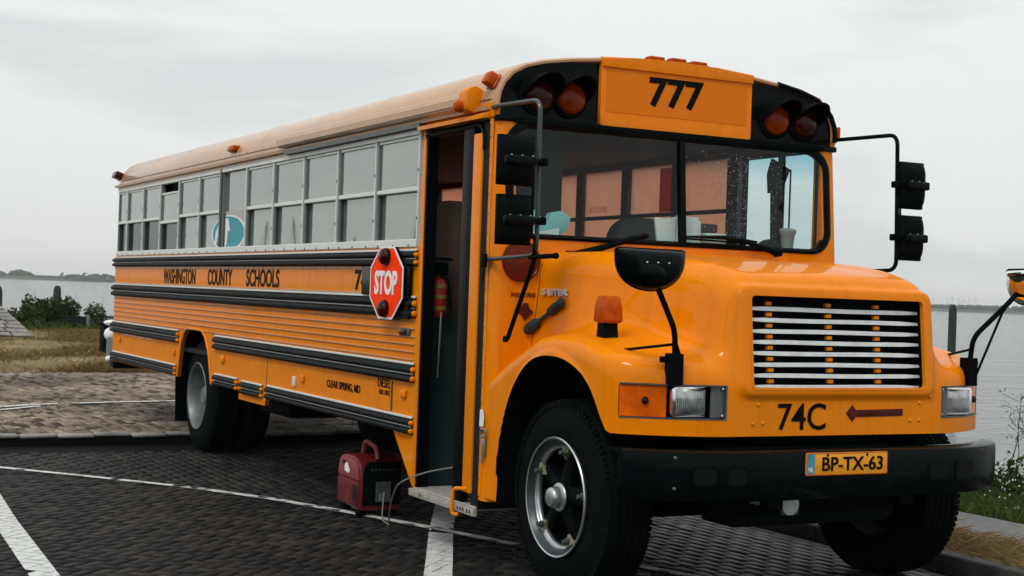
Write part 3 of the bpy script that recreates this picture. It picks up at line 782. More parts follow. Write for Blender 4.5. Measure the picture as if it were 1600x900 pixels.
# small side lamps and latches
def lamp(x, z, y=-1.222, m=ORL, w=.05, h=.06, name='side_marker_lamp', round_=False):
    bm = new()
    if round_: sphere(bm, (x, y-.008, z), w/2, .018, h/2, 2)
    else: box(bm, x-w/2, x+w/2, y-.022, y+.002, z-h/2, z+h/2, .012, 3)
    return P(name, bm, m)
lamp(-5.02, .90, w=.07, h=.085, m=YEL, name='reflector', round_=True)
lamp(-6.63, .875, w=.05, h=.06, m=YEL); lamp(-8.9, .90, w=.05, h=.06, m=YEL)
lamp(-2.99, .87, w=.06, h=.06, m=YEL); lamp(-1.12, .90, w=.07, h=.055, m=YEL)
bm = new(); box(bm, -3.20, -3.15, -1.238, -1.220, .80, .875, .006, 2); P('hatch_latch', bm, ALU)
bm = new(); box(bm, -1.22, -1.06, -1.234, -1.220, 1.262, 1.312, .02, 3); tm = P('turn_marker', bm, GREY); 
bm = new(); box(bm, -1.205, -1.10, -1.244, -1.233, 1.270, 1.304, .008, 2); obj('lens', bm, REDL, tm)
bm = new()
for i in range(4):
    box(bm, -8.75+i*.33, -8.50+i*.33, -1.224, -1.2205, .962, .970)
P('skirt_sticker', bm, WHT)

# ---- near-side windows: each has frame, sashes, panes
PW = .7074
XD0 = -1.0109
JAMB = pm('jamb_grey', (.16, .19, .19), .45, noise=(20, .4, (.09, .11, .11)))
DARKW = pm('dark_reflection_glass', (.012, .026, .028), .05, ior=1.45, spec=.35)  # dark reflection in the rear lower panes, put into the glass colour
def window(xl, xr, drop=0, low=None, nomid=False, s=-1, blind=None, label=None, wide_post=.0, first=False):
    ys = s*1.22
    Y = lambda d: s*(1.22-d)
    def yb(a, b): return sorted((Y(a), Y(b)))
    fr = new(); pt = .030
    # outer aluminium frame: sill, header, two jambs
    y0, y1 = yb(-.006, .045)
    box(fr, xl, xr, *yb(-.012, .05), 1.819, 1.868, .004, 1); box(fr, xl+.004, xr-.004, y0, y1, 2.520, 2.552, .003, 1)
    box(fr, xr-pt*.55, xr-.002, y0, y1, 1.868, 2.520, .003, 1)
    w = P('window', fr, ALU, label=label)
    bm = new(); box(bm, xl+.002, xl+pt, *yb(.004, .045), 1.868, 2.520, .003, 1); obj('jamb', bm, JAMB, w)
    xa, xb = xl+pt, xr-pt*.55
    bm = new(); box(bm, xa, xa+.014, *yb(.020, .05), 1.868, 2.16); obj('sash_channel', bm, ALUD, w)
    zt = 2.520-drop; zm = 2.186-drop*.5
    if nomid:
        bm = new(); box(bm, xa, xb, *yb(.030, .036), 1.868, 2.52); obj('pane', bm, WING if blind is None else blind, w)
        return w
    # upper sash
    bm = new(); box(bm, xa, xb, *yb(.006, .03), zt-.022, zt-.002, .003, 1); obj('top_rail', bm, ALU, w); bm = new(); box(bm, xa, xb, *yb(-.004, .03), zm-.018, zm+.010, .004, 1); obj('meeting_rail', bm, ALU, w)
    bm = new(); box(bm, xa, xb, *yb(.018, .023), zm+.010, zt-.022); obj('pane', bm, WING if blind is None else blind, w)
    bm = new(); box(bm, xa, xb, *yb(.036, .041), 1.868, zm-.01); obj('pane', bm, low or WING, w)
    if drop:
        bm = new(); box(bm, xa, xb, *yb(.10, .105), zt-.01, 2.52); obj('dark_gap', bm, INTD, w)
    bm = new()
    for q in range(3):
        sphere(bm, (xl+.10+q*.25, Y(-.014), 1.829), .006, .004, .010, 1)
    sphere(bm, (xr-.008, Y(-.008), 2.30), .007, .004, .010, 1); sphere(bm, (xr-.008, Y(-.008), 2.0), .007, .004, .010, 1)
    obj('window_screws', bm, INTD, w, kind='stuff')
    return w
xs = [XD0-PW*k for k in range(12)]+[-9.235]
for k in range(12):
    window(xs[k+1], xs[k]-(.0), drop=.085 if k == 8 else 0, nomid=(k == 5), low=DARKW if k >= 8 else None)
bm = new(); box(bm, xs[6]-.045, xs[6]+.01, -1.228, -1.17, 1.868, 2.552, .004, 1); P('window_post', bm, ALUD)
# teal sticker across two windows
def bubble():
    pts = []
    cx, cz = -5.13, 1.99
    for k in range(48):
        a = 2*math.pi*k/48; r = 1
        pts.append((cx+.51*math.cos(a), cz+.158*math.sin(a)))
    return pts, cx, cz
pts, cx, cz = bubble()
def blob(scale, y0, y1, x0, x1, mat, name, par):
    bm = new(); q = [(cx+(p[0]-cx)*scale, cz+(p[1]-cz)*scale) for p in pts]; q2 = []
    q = [(min(max(p[0], x0), x1), p[1]) for p in q]
    out = []
    for p in q:
        if not out or abs(p[0]-out[-1][0])+abs(p[1]-out[-1][1]) > 1e-5: out.append(p)
    prism(bm, out, 'y', y0, y1); return obj(name, bm, mat, par)
st = empty('window_sticker', (cx, -1.2, cz), 'teal and white round sticker with walking figure on the side windows', 'sticker')
for (x0, x1, yo) in ((-5.70, -5.29, -1.183), (-5.205, -4.60, -1.189)):
    blob(1.0, yo-.0035, yo-.001, x0, x1, WHT, 'sticker_border', st); blob(.92, yo-.006, yo-.003, x0+.012, x1-.012, TEALS, 'sticker_face', st)
bm = new(); yo = -1.1905
prism(bm, [(-5.52, 1.90), (-5.47, 1.90), (-5.43, 1.98), (-5.40, 1.93), (-5.36, 1.92), (-5.37, 1.95), (-5.39, 2.02), (-5.37, 2.07), (-5.41, 2.08), (-5.46, 2.03), (-5.50, 2.0)], 'y', yo-.001, yo+.001)
box(bm, -5.42, -5.38, yo-.001, yo+.001, 2.085, 2.115)
obj('figure_print', bm, WHT, st)
bm = new(); prism(bm, [(-5.20, 1.86), (-5.14, 1.90), (-5.12, 2.02), (-5.05, 2.0), (-5.12, 2.12), (-5.20, 2.12)], 'y', -1.1955, -1.1945); obj('figure_print', bm, WHT, st)
bm = new(); box(bm, -5.205, -4.60, -1.1915, -1.1905, 2.0, 2.18); obj('white_sheet', bm, pm('off_white_sheet', (.45, .43, .41), .7), st)

# ---- far-side windows seen through the windscreen
for k in range(12):
    xr = -1.06-.7*k; xl = xr-.60
    bm = new(); box(bm, xl, xr, 1.176, 1.183, 1.83, 2.552)
    w = P('blind_window', bm, SALM if k != 2 else SALM, label='window covered with a salmon coloured blind')
    bm = new(); box(bm, xl-.0, xr, 1.150, 1.174, 2.165, 2.195); obj('sash_bar', bm, INT, w)
bm = new(); box(bm, -1.95, -1.79, 1.168, 1.175, 2.20, 2.528); P('red_panel', bm, SALM2)
bm = new(); box(bm, -2.98, -2.72, 1.170, 1.1755, 2.225, 2.275); P('wall_label', bm, translucent('paper_label', (1, 1, .95), .97))
bm = new()
for k in range(13):
    xr = -1.06-.7*k
    if k == 0: box(bm, xr, xr+.13, 1.14, 1.22, 1.817, 2.552)
    else: box(bm, xr, xr+.10, 1.145, 1.22, 1.817, 2.552)
P('inner_posts', bm, INT, kind='stuff')
# driver's window: clear glass in a dark frame
bm = new(); box(bm, -.93, -.10, 1.196, 1.202, 1.86, 2.53); dw = P('driver_window', bm, DRG)
bm = new(); box(bm, -.93, -.08, 1.18, 1.225, 1.817, 1.86); box(bm, -.93, -.08, 1.18, 1.225, 2.528, 2.552); box(bm, -.95, -.925, 1.18, 1.225, 1.86, 2.528); box(bm, -.10, -.075, 1.18, 1.225, 1.86, 2.528); box(bm, -.53, -.50, 1.17, 1.21, 1.86, 2.528)
obj('window_frame', bm, INTD, dw)
bm = new(); box(bm, -.030, -.008, 1.080, 1.0885, 1.87, 2.50); box(bm, -.075, -.008, -1.0885, -1.078, 1.87, 2.50); P('pillar_lining', bm, INTD, kind='stuff')

# ---- interior
bm = new(); box(bm, XR, -1.0, -1.18, 1.18, .90, .94); box(bm, -.93, -.02, -.55, 1.18, .90, .94); P('cabin_floor', bm, INTD)
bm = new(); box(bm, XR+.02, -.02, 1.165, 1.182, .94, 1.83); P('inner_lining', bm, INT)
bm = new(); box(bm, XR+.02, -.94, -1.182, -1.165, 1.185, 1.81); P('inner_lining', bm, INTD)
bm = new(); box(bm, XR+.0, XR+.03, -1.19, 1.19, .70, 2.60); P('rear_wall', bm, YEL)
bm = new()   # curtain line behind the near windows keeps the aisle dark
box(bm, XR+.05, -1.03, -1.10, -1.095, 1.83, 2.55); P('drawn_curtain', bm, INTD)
bm = new(); box(bm, -.55, -.03, -.50, 1.15, 1.55, 1.80, .05, 3); box(bm, -.12, -.02, -1.16, 1.16, 1.30, 1.86); dash = P('dashboard', bm, INTD)
# driver's seat
bm = new(); prism(bm, round_rect(-.22, .26, 1.35, 2.08, .16, 8), 'x', -1.02, -.88, .04, 3); seat = P('driver_seat', bm, SEATG)
for o_ in (seat,): o_.location.y += .35
bm = new(); prism(bm, round_rect(-.30, .30, 1.40, 2.06, .20, 8), 'x', -1.55, -1.42, .05, 3); bs = P('seat_back', bm, SEATG)
for o_ in (bs,): o_.location.y += -.62; o_.location.x += .55
# bulkhead behind the stairwell and first bench
bm = new(); prism(bm, round_rect(-1.15, -.42, .94, 2.12, .14, 8), 'x', -1.05, -1.02, .01); P('stairwell_barrier', bm, SEATM)
for k in range(3):
    bm = new(); prism(bm, round_rect(-1.15, -.40, 1.25, 2.0, .12, 6), 'x', -2.2-k*.9, -2.08-k*.9, .03); P('bench_back', bm, SEATM)
# steering wheel
bm = new()
cen = Vector((-.38, .52, 1.86)); nrm = Vector((-.45, 0, .9)).normalized(); u = Vector((0, 1, 0)); v = nrm.cross(u)
ring = [cen+(u*math.cos(2*math.pi*k/40)+v*math.sin(2*math.pi*k/40))*.22 for k in range(41)]
tube(bm, ring, .013, 8, caps=False); tube(bm, [cen-u*.21, cen+u*.21], .012, 6); tube(bm, [cen, cen-nrm*.4], .02, 8)
P('steering_wheel', bm, BLKM)
# stairwell
st_w = new(); box(st_w, -.925, -.05, -.60, -.585, .35, .93); box(st_w, -1.0, -.98, -1.18, -.60, .33, 1.38); P('stairwell_wall', st_w, pm('stair_wall', (.016, .034, .037), .5, noise=(3, .4, (.02, .035, .037))))
bm = new(); box(bm, -.915, -.07, -.90, -.60, .33, .62, .01); box(bm, -.915, -.07, -.76, -.60, .62, .91, .01); P('stair_step', bm, pm('stair_riser', (.024, .048, .052), .5))
bm = new(); box(bm, -.915, -.05, -1.235, -.60, .322, .345, .004, 1); sp_ = P('step_tread', bm, STEPM)
bm = new(); prism(bm, [(-.92, .296), (-.92, .338), (-.02, .338), (-.02, .296)], 'y', -1.262, -1.236, .003); obj('step_edge', bm, STEPM, sp_)
bm = new()
for x in (-.74, -.22, -.185, -.15, -.10, -.065): box(bm, x-.006, x+.006, -1.2645, -1.261, .308, .327)
obj('punched_holes', bm, INTD, sp_)
bm = new(); tube(bm, [(-.86, -1.12, 1.02), (-.83, -1.12, 1.42)], .008, 8); P('grab_rail', bm, CHR)
# door frame, folded door leaves
bm = new(); box(bm, -.945, -.905, -1.232, -1.17, .335, 2.555, .006, 2); P('door_post', bm, YEL)
bm = new(); box(bm, -.905, -.885, -1.225, -1.15, .345, 2.52); box(bm, -.905, -.06, -1.215, -1.14, 2.492, 2.53, .01, 2); tube(bm, fillet([(-.90, -1.225, 2.50), (-.15, -1.225, 2.505), (-.10, -1.225, 2.44), (-.10, -1.225, 2.36)], .05, 5), .016, 8); P('door_seal', bm, RUB2)
bm = new(); box(bm, -.37, -.235, -1.232, -1.19, .345, 2.495, .006, 2)
dl = P('door_leaf', bm, RUB2)
bm = new(); box(bm, -.30, -.27, -1.19, -.80, .36, 2.49); obj('leaf_glass', bm, DOORG, dl)
bm = new(); box(bm, -.226, -.118, -1.238, -1.20, .41, 2.455, .006, 2); obj('leaf_edge', bm, YEL, dl)
bm = new(); tube(bm, fillet([(-.17, -1.235, .43), (-.24, -1.285, .43), (-.25, -1.285, .28), (-.21, -1.26, .28)], .03, 4), .011, 8); obj('door_lever', bm, YEL, dl)
bm = new(); box(bm, -.13, -.045, -1.225, -.75, .33, 2.50); P('door_gap_panel', bm, INTD)
# awning-like header over the door
bm = new(); prism(bm, [(-1.22, 2.535), (-1.275, 2.530), (-1.275, 2.552), (-1.22, 2.575)], 'x', -.95, -.045, .002); P('door_header', bm, YEL)
bm = new(); box(bm, -.95, -.02, -1.222, -1.18, 2.54, 2.62); P('door_lintel', bm, YEL)

# ---- front body face, around the windscreen
def xface(z): return .055-.055*(z-1.85)/.65 if z > 1.85 else .055
# corner pillars with rounded edge
for s in (-1, 1):
    bm = new()
    pts = []
    pts = [(-.055, s*1.22)]+[(.0-.06+.06*math.sin(a)+.0, s*(1.16+.06*math.cos(a))) for a in [math.radians(k*15) for k in range(7)]]+[(.0, s*1.09), (-.06, s*1.09), (-.06, s*1.17), (-.055, s*1.18)]
    A = []; Bv = []
    zs_ = (.385, 1.85, 2.535)
    rings = []
    for z in zs_:
        dx = xface(z); rings.append([bm.verts.new((p[0]+(dx if p[0] > -.056 and abs(p[1]) != 1.22 else 0), p[1], z)) for p in pts])
    for a_, b_ in zip(rings, rings[1:]):
        for i in range(len(pts)): bm.faces.new((a_[i], a_[(i+1) % len(pts)], b_[(i+1) % len(pts)], b_[i]))
    bm.faces.new(rings[0]); bm.faces.new(rings[-1][::-1])
    P('corner_pillar', bm, YEL, ang=30)
bm = new(); box(bm, -.03, .054, -1.10, 1.10, .60, 1.862)
P('cowl_panel', bm, YEL)
bm = new(); box(bm, -.05, .02, -1.10, 1.10, 2.515, 2.545); P('windscreen_header', bm, BLKM)
# side strip of the pillar with rivets
bm = new(); box(bm, -.052, -.012, -1.2235, -1.219, .41, 2.53, .001, 1); P('pillar_strip', bm, YEL)
bm = new()
for i in range(19): sphere(bm, (-.034, -1.2245, .50+i*.107), .005, .0035, .005, 1)
P('pillar_rivets', bm, GREY, kind='stuff')
# lower pillar skin running forward to the fender

# windscreen: gasket, two panes, centre bar
def panel_on_face(pts, d0, d1, bm, mi=0):
    A = [bm.verts.new((xface(p[1])+d0, p[0], p[1])) for p in pts]; B = [bm.verts.new((xface(p[1])+d1, p[0], p[1])) for p in pts]
    n = len(pts); fs = [bm.faces.new(A), bm.faces.new(B[::-1])]
    for i in range(n): fs.append(bm.faces.new((A[i], B[i], B[(i+1) % n], A[(i+1) % n])))
    for f in fs: f.material_index = mi
ro = round_rect(-1.155, 1.155, 1.862, 2.53, .15, 10); ri = round_rect(-1.105, 1.105, 1.893, 2.492, .12, 10)
bm = new(); n = len(ro)
prof = [(ro, -.03), (ro, .006), (None, .016), (ri, .006), (ri, -.03)]
rings = []
for pr, d in prof:
    q = pr or [((a[0]+b[0])/2, (a[1]+b[1])/2) for a, b in zip(ro, ri)]
    rings.append([bm.verts.new((xface(p[1])+d, p[0], p[1])) for p in q])
for a_, b_ in zip(rings, rings[1:]):
    for i in range(n): bm.faces.new((a_[i], a_[(i+1) % n], b_[(i+1) % n], b_[i]))
ws = P('windscreen', bm, RUB2, ang=50)
bm = new(); box(bm, .02, .03, 0, .0001, 1.9, 1.901); bm.clear()
prism(bm, [(-.018, 1.89), (.018, 1.89), (.018, 2.495), (-.018, 2.495)], 'x', -.02, .02)
for v_ in bm.verts: v_.co.x += xface(v_.co.z)-.0; v_.co.y += .03
obj('centre_bar', bm, RUB2, ws)
for (a, b) in ((-1.11, .012), (.048, 1.11)):
    bm = new(); left = a < 0
    pr = round_rect(-1.11, 1.11, 1.888, 2.497, .12, 10)
    pr = [(min(max(p[0], a), b), p[1]) for p in pr]; out = []
    for p in pr:
        if not out or abs(p[0]-out[-1][0])+abs(p[1]-out[-1][1]) > 1e-5: out.append(p)
    panel_on_face(out, -.004, .001, bm); obj('windscreen_pane', bm, WSG, ws)

vv = []; ff = []
ico = bmesh.new(); bmesh.ops.create_icosphere(ico, subdivisions=1, radius=1); iv = np.array([v.co[:] for v in ico.verts]); fi = np.array([[v.index for v in f.verts] for f in ico.faces]); ico.free()
for k in range(520):
    y = float(np.clip(rng.normal(.50, .17), .06, 1.05)); z = rng.uniform(1.92, 2.45); r = rng.uniform(.0012, .0032)
    vv.append(iv*np.array([r*.5, r, r])+np.array([xface(z)+.001, y, z])); ff.append(fi+k*len(iv))
obj('rain_drops', fast_mesh('rain_drops', np.concatenate(vv), np.concatenate(ff), pm('water_drop', (.5, .56, .56), .05, spec=.5)), None, ws, kind='stuff')

# corner fillets of body paint behind the gasket corners
bm = new()
for s in (-1, 1):
    for (z, sg) in ((1.862, 1), (2.53, -1)):
        pts = [(s*1.16, z), (s*1.16, z+sg*.16)]
        for k in range(9):
            a = math.radians(90*k/8); pts.append((s*(1.005+.15*math.cos(a)), z+sg*(.15-.15*math.sin(a))))
        pts.append((s*1.0, z))
        q = []
        for p in pts:
            if not q or abs(p[0]-q[-1][0])+abs(p[1]-q[-1][1]) > 1e-4: q.append(p)
        panel_on_face(q, -.03, -.001, bm)
P('windscreen_surround', bm, YEL)

# ---- roof and front cap
def roofprof(inset=0.0, n=10):
    """right half of the roof arc from the gutter up, mirrored"""
    ctrl = [(1.22, 2.585), (1.222, 2.63), (1.212, 2.69), (1.185, 2.75), (1.13, 2.81), (1.05, 2.855), (.93, 2.89), (.75, 2.921), (.54, 2.945), (.28, 2.965), (0, 2.972)]
    q = [(-a, b) for a, b in ctrl]+[(a, b) for a, b in ctrl[::-1][1:]]
    if inset: q = [(p[0]*(1-inset/1.22), 2.585+(p[1]-2.585)*(1-inset/.387) if p[1] > 2.586 else p[1]) for p in q]
    return q
bm = new(); rings = []
for (x, ins) in ((XR-.06, .16), (XR-.055, .10), (XR-.03, .05), (XR+.03, .015), (XR+.12, 0), (-6.2, 0), (-3.0, 0), (-.03, 0), (-.008, .004), (.004, .014), (.002, .028), (-.02, .034), (-.06, .036)):
    rings.append([bm.verts.new((x, p[0], p[1])) for p in roofprof(ins)])
for a_, b_ in zip(rings, rings[1:]):
    for i in range(len(a_)-1): bm.faces.new((a_[i], b_[i], b_[i+1], a_[i+1]))
bm.faces.new(rings[0])
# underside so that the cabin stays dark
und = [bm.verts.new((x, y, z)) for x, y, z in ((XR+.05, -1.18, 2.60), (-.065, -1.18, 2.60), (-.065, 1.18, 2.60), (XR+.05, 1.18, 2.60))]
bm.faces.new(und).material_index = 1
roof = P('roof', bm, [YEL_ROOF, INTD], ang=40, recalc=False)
# roof bow seams and drip rail
for k in range(8):
    x = -.62-k*1.2
    bm = new(); q = [Vector((x, p[0]*1.0002, p[1]+.0000)) for p in roofprof()]
    tube(bm, q, .0009, 5); obj('roof_seam', bm, YEL_ROOF, roof)
for s in (-1, 1):
    bm = new(); y = s*1.222; pr = [(0, 2.578), (.030, 2.578), (.034, 2.600), (.028, 2.603), (.024, 2.588), (0, 2.592)]
    prism(bm, [(y+s*a, b) for a, b in pr], 'x', XR-.02, -.05); obj('drip_rail', bm, YEL_ROOF, roof)
    bm = new()
    for i in range(44): sphere(bm, (XR+.1+i*.21, s*1.226, 2.648), .005, .003, .004, 1)
    obj('roof_rivets', bm, TEXTB, roof, kind='stuff')
    bm = new(); tube(bm, [(XR, s*1.2245, 2.640), (-.05, s*1.2245, 2.640)], .0022, 5); obj('roof_lap_seam', bm, TEXTB, roof)
# front cap panels
cap_in = roofprof(.034)
def clip_poly(pts, y0, y1, z0):
    q = [p for p in pts if y0 <= p[0] <= y1]
    def zat(y):
        for a, b in zip(pts, pts[1:]):
            if min(a[0], b[0]) <= y <= max(a[0], b[0]) and a[0] != b[0]: return a[1]+(b[1]-a[1])*(y-a[0])/(b[0]-a[0])
        return pts[0][1]
    ya = max(y0, pts[0][0]); yb = min(y1, pts[-1][0])
    out = [(ya, z0), (yb, z0)]
    up = sorted(q, key=lambda p: p[0])
    if yb < pts[-1][0]-1e-6: up.append((yb, zat(yb)))
    if ya > pts[0][0]+1e-6: up.insert(0, (ya, zat(ya)))
    return out+up[::-1]
for s in (-1, 1):
    y0, y1 = (-1.25, -.543) if s < 0 else (.543, 1.25)
    bm = new(); pts = clip_poly([p for p in cap_in], y0, y1, 2.52)
    # drop duplicate points
    q = []
    for p in pts:
        if not q or abs(p[0]-q[-1][0])+abs(p[1]-q[-1][1]) > 1e-4: q.append(p)
    prism(bm, q, 'x', -.06, -.022); cp = P('cap_panel', bm, BLK)
    bm = new(); a, b = sorted((s*1.214, s*.55)); box(bm, -.05, .012, a, b, 2.518, 2.552, .008, 2); 
    pr = [(p[0], p[1]) for p in roofprof(.0) if (p[0]*s) > .54]
    obj('cap_lower_lip', bm, BLK, cp)
    if s > 0:   # black painted rim of the cap on that side
        bm = new(); tube(bm, [Vector((.0, p[0]*.992, p[1]-.004)) for p in roofprof(.01) if p[0] > .543], .016, 8); obj('cap_rim', bm, BLK, cp)
# sign box with 777
bm = new(); z0, z1 = 2.518, 2.933
prism(bm, [(-.54, 2.555), (-.525, 2.545), (-.525, z0), (.525, z0), (.525, 2.545), (.54, 2.555), (.54, 2.945), (.27, 2.962), (0, 2.966), (-.27, 2.962), (-.54, 2.945)], 'x', -.05, .006, .003, 1)
sg = P('roof_sign', bm, YEL)
bm = new(); prism(bm, round_rect(-.503, .503, 2.628, 2.880, .006, 3), 'x', .006, .0085, .001, 1); obj('sign_face', bm, AMBERP, sg)
bm = new(); prism(bm, [(-.54, 2.888), (.54, 2.888), (.54, 2.942), (.27, 2.959), (0, 2.963), (-.27, 2.959), (-.54, 2.942)], 'x', .006, .022, .007, 2); obj('sign_visor', bm, YEL, sg)
text('route_number', '777', .175, .39, (.0095, -.017, 2.772), (0, 1, 0), (0, 0, 1), TEXT, sg, .03, .004)
bm = new()
for i in range(9): sphere(bm, (.007, -.48+i*.12, 2.540), .004, .006, .006, 1)
obj('sign_rivets', bm, YEL, sg, kind='stuff')
AMB = pm('amber_lens', (.24, .032, .001), .25, coat=.3, spec=.06, noise=(9, .8, (.09, .009, .001)))
# warning lamps with visors
for (y, m, nm) in ((-.945, REDL, 'red'), (-.735, AMB, 'amber'), (.735, AMB, 'amber'), (.955, REDL, 'red')):
    bm = new(); z = 2.685; x = -.022
    lathe(bm, [(.118, 0), (.118, .012), (.105, .022), (.092, .022)], (x, y, z), (1, 0, 0), 36)
    wl = P('warning_lamp', bm, BLKM, label='%s warning lamp under a black visor' % nm)
    bm = new(); lathe(bm, [(.092, .018), (.090, .035), (.078, .052), (.05, .064), (0, .070)], (x, y, z), (1, 0, 0), 36); obj('lens', bm, m, wl, ang=60)
    bm = new(); n = 20; A = []; B = []
    for k in range(n+1):
        a = math.radians(-5+190*k/n); dep = .02+.17*max(0, math.sin(a))**.6
        for (r, L_) in ((.112, A), (.106, B)):
            L_.append((bm.verts.new((x+.015, y+r*math.cos(a), z+r*math.sin(a))), bm.verts.new((x+.015+dep, y+r*math.cos(a), z+r*math.sin(a)*1.0))))
    for L_ in (A, B):
        for p, q in zip(L_, L_[1:]): bm.faces.new((p[0], q[0], q[1], p[1]))
    for k in range(n): bm.faces.new((A[k][1], A[k+1][1], B[k+1][1], B[k][1]))
    obj('visor', bm, BLKM, wl)
# clearance lamps
def clearance(x, y, z, m=ORL, rot=0, name='clearance_lamp', sx=.035, sy=.055, sz=.022, yaw=0):
    bm = new(); box(bm, -sx, sx, -sy, sy, -.004, sz*1.4, .012, 3); box(bm, -sx-.008, sx+.004, -sy-.006, sy+.006, -.012, .0, .003, 1)
    me = mesh_of(name, bm, m); me.transform(Matrix.Rotation(yaw, 4, 'Z') @ Matrix.Rotation(rot, 4, 'X'))
    o = bpy.data.objects.new(name, me); COL.objects.link(o); o.location = (x, y, z); setp(o, bus); return o
clearance(-.03, -.155, 2.968, sz=.014); clearance(-.03, .0, 2.972, sz=.014); clearance(-.03, .15, 2.968, sz=.014)
clearance(-.07, -1.205, 2.745, rot=math.radians(62), sx=.04, sy=.038, sz=.036); clearance(-.09, 1.12, 2.83, rot=math.radians(-45), sx=.035, sy=.032, sz=.018)
clearance(XR+.03, -1.20, 2.70, m=REDL, rot=math.radians(70), sx=.10, sy=.035, sz=.06); clearance(-4.95, -1.21, 2.705, rot=math.radians(78), sx=.09, sy=.025, sz=.03)
bm = new(); box(bm, -.03, .02, 1.215, 1.232, 2.60, 2.68, .006, 2); P('side_lamp', bm, ORL)
# awning cassette along the eave
bm = new(); pr = [(-1.215, 2.600), (-1.262, 2.598), (-1.285, 2.612), (-1.290, 2.66), (-1.275, 2.692), (-1.250, 2.704), (-1.215, 2.712)]
rings = []
for x in (-3.60, -.30):
    rings.append([bm.verts.new((x, p[0], p[1]+(.0 if x > -1 else .012))) for p in pr])
for i in range(len(pr)): bm.faces.new((rings[0][i], rings[0][(i+1) % len(pr)], rings[1][(i+1) % len(pr)], rings[1][i]))
bm.faces.new(rings[0]); bm.faces.new(rings[1][::-1])
aw = P('awning_cassette', bm, YEL_ROOF, ang=25)
bm = new(); box(bm, -3.55, -.33, -1.2945, -1.288, 2.622, 2.668, .002, 1); obj('awning_front_bar', bm, YEL_ROOF, aw)
bm = new(); prism(bm, round_rect(-1.305, -1.20, 2.575, 2.722, .04, 6), 'x', -.30, -.19, .008, 2); obj('awning_end_cap', bm, YEL, aw)
bm = new(); lathe(bm, [(.036, 0), (.034, .03), (.020, .045), (0, .048)], (-.275, -1.300, 2.612), (0, -1, 0), 20); obj('crank_boss', bm, ORL, aw)
bm = new(); box(bm, -3.5, -.95, -1.262, -1.22, 2.556, 2.582); obj('awning_bracket', bm, GREY, aw)

# ---- stop arm
n_ = Vector((math.sin(math.radians(4)), -math.cos(math.radians(4)), 0)); r_ = Vector((math.cos(math.radians(4)), math.sin(math.radians(4)), 0))
cst = Vector((-1.315, -1.292, 1.592))
def octo(rad, d, bm, mi=0, dep=.004):
    pts = [(rad*math.cos(math.radians(22.5+45*k))/math.cos(math.radians(22.5)), rad*math.sin(math.radians(22.5+45*k))/math.cos(math.radians(22.5))) for k in range(8)]
    A = [bm.verts.new(cst+r_*a+Vector((0, 0, b))+n_*d) for a, b in pts]; B = [bm.verts.new(cst+r_*a+Vector((0, 0, b))+n_*(d-dep)) for a, b in pts]
    bm.faces.new(A).material_index = mi; bm.faces.new(B[::-1]).material_index = mi
    for i in range(8): bm.faces.new((A[i], B[i], B[(i+1) % 8], A[(i+1) % 8])).material_index = mi
bm = new(); octo(.231, 0, bm, dep=.004); sgn = P('stop_arm', bm, WHT)
bm = new(); octo(.218, .0015, bm, dep=.002); obj('sign_face', bm, REDS, sgn)
bm = new(); octo(.229, -.024, bm, dep=.004); obj('back_plate', bm, BLK, sgn)
text('stop_lettering', 'STOP', .155, .315, cst+n_*.003, r_, (0, 0, 1), WHT, sgn, .035, .003)
for zz in (.165, -.165):
    bm = new(); cc = cst+Vector((0, 0, zz)); lathe(bm, [(.056, 0), (.056, .012), (.051, .030), (.038, .044), (0, .052)], cc, n_, 28); obj('stop_lamp', bm, REDL, sgn, ang=60)
bm = new(); box(bm, -1.83, -1.04, -1.256, -1.232, 1.51, 1.70, .01, 2); box(bm, -1.40, -1.04, -1.254, -1.232, 1.37, 1.52, .006, 1); obj('arm_base', bm, BLK, sgn)
bm = new(); p0 = cst-r_*.235; 
for zz in (-.085, .0, .085): tube(bm, [p0+Vector((0, 0, zz-.035))-n_*.02, p0+Vector((0, 0, zz+.035))-n_*.02], .010, 8)
obj('hinge', bm, WHT, sgn)
bm = new(); tube(bm, [cst+r_*.22-n_*.022+Vector((0, 0, .03)), (-1.06, -1.262, 1.63)], .012, 8); obj('swing_rod', bm, BLKM, sgn)

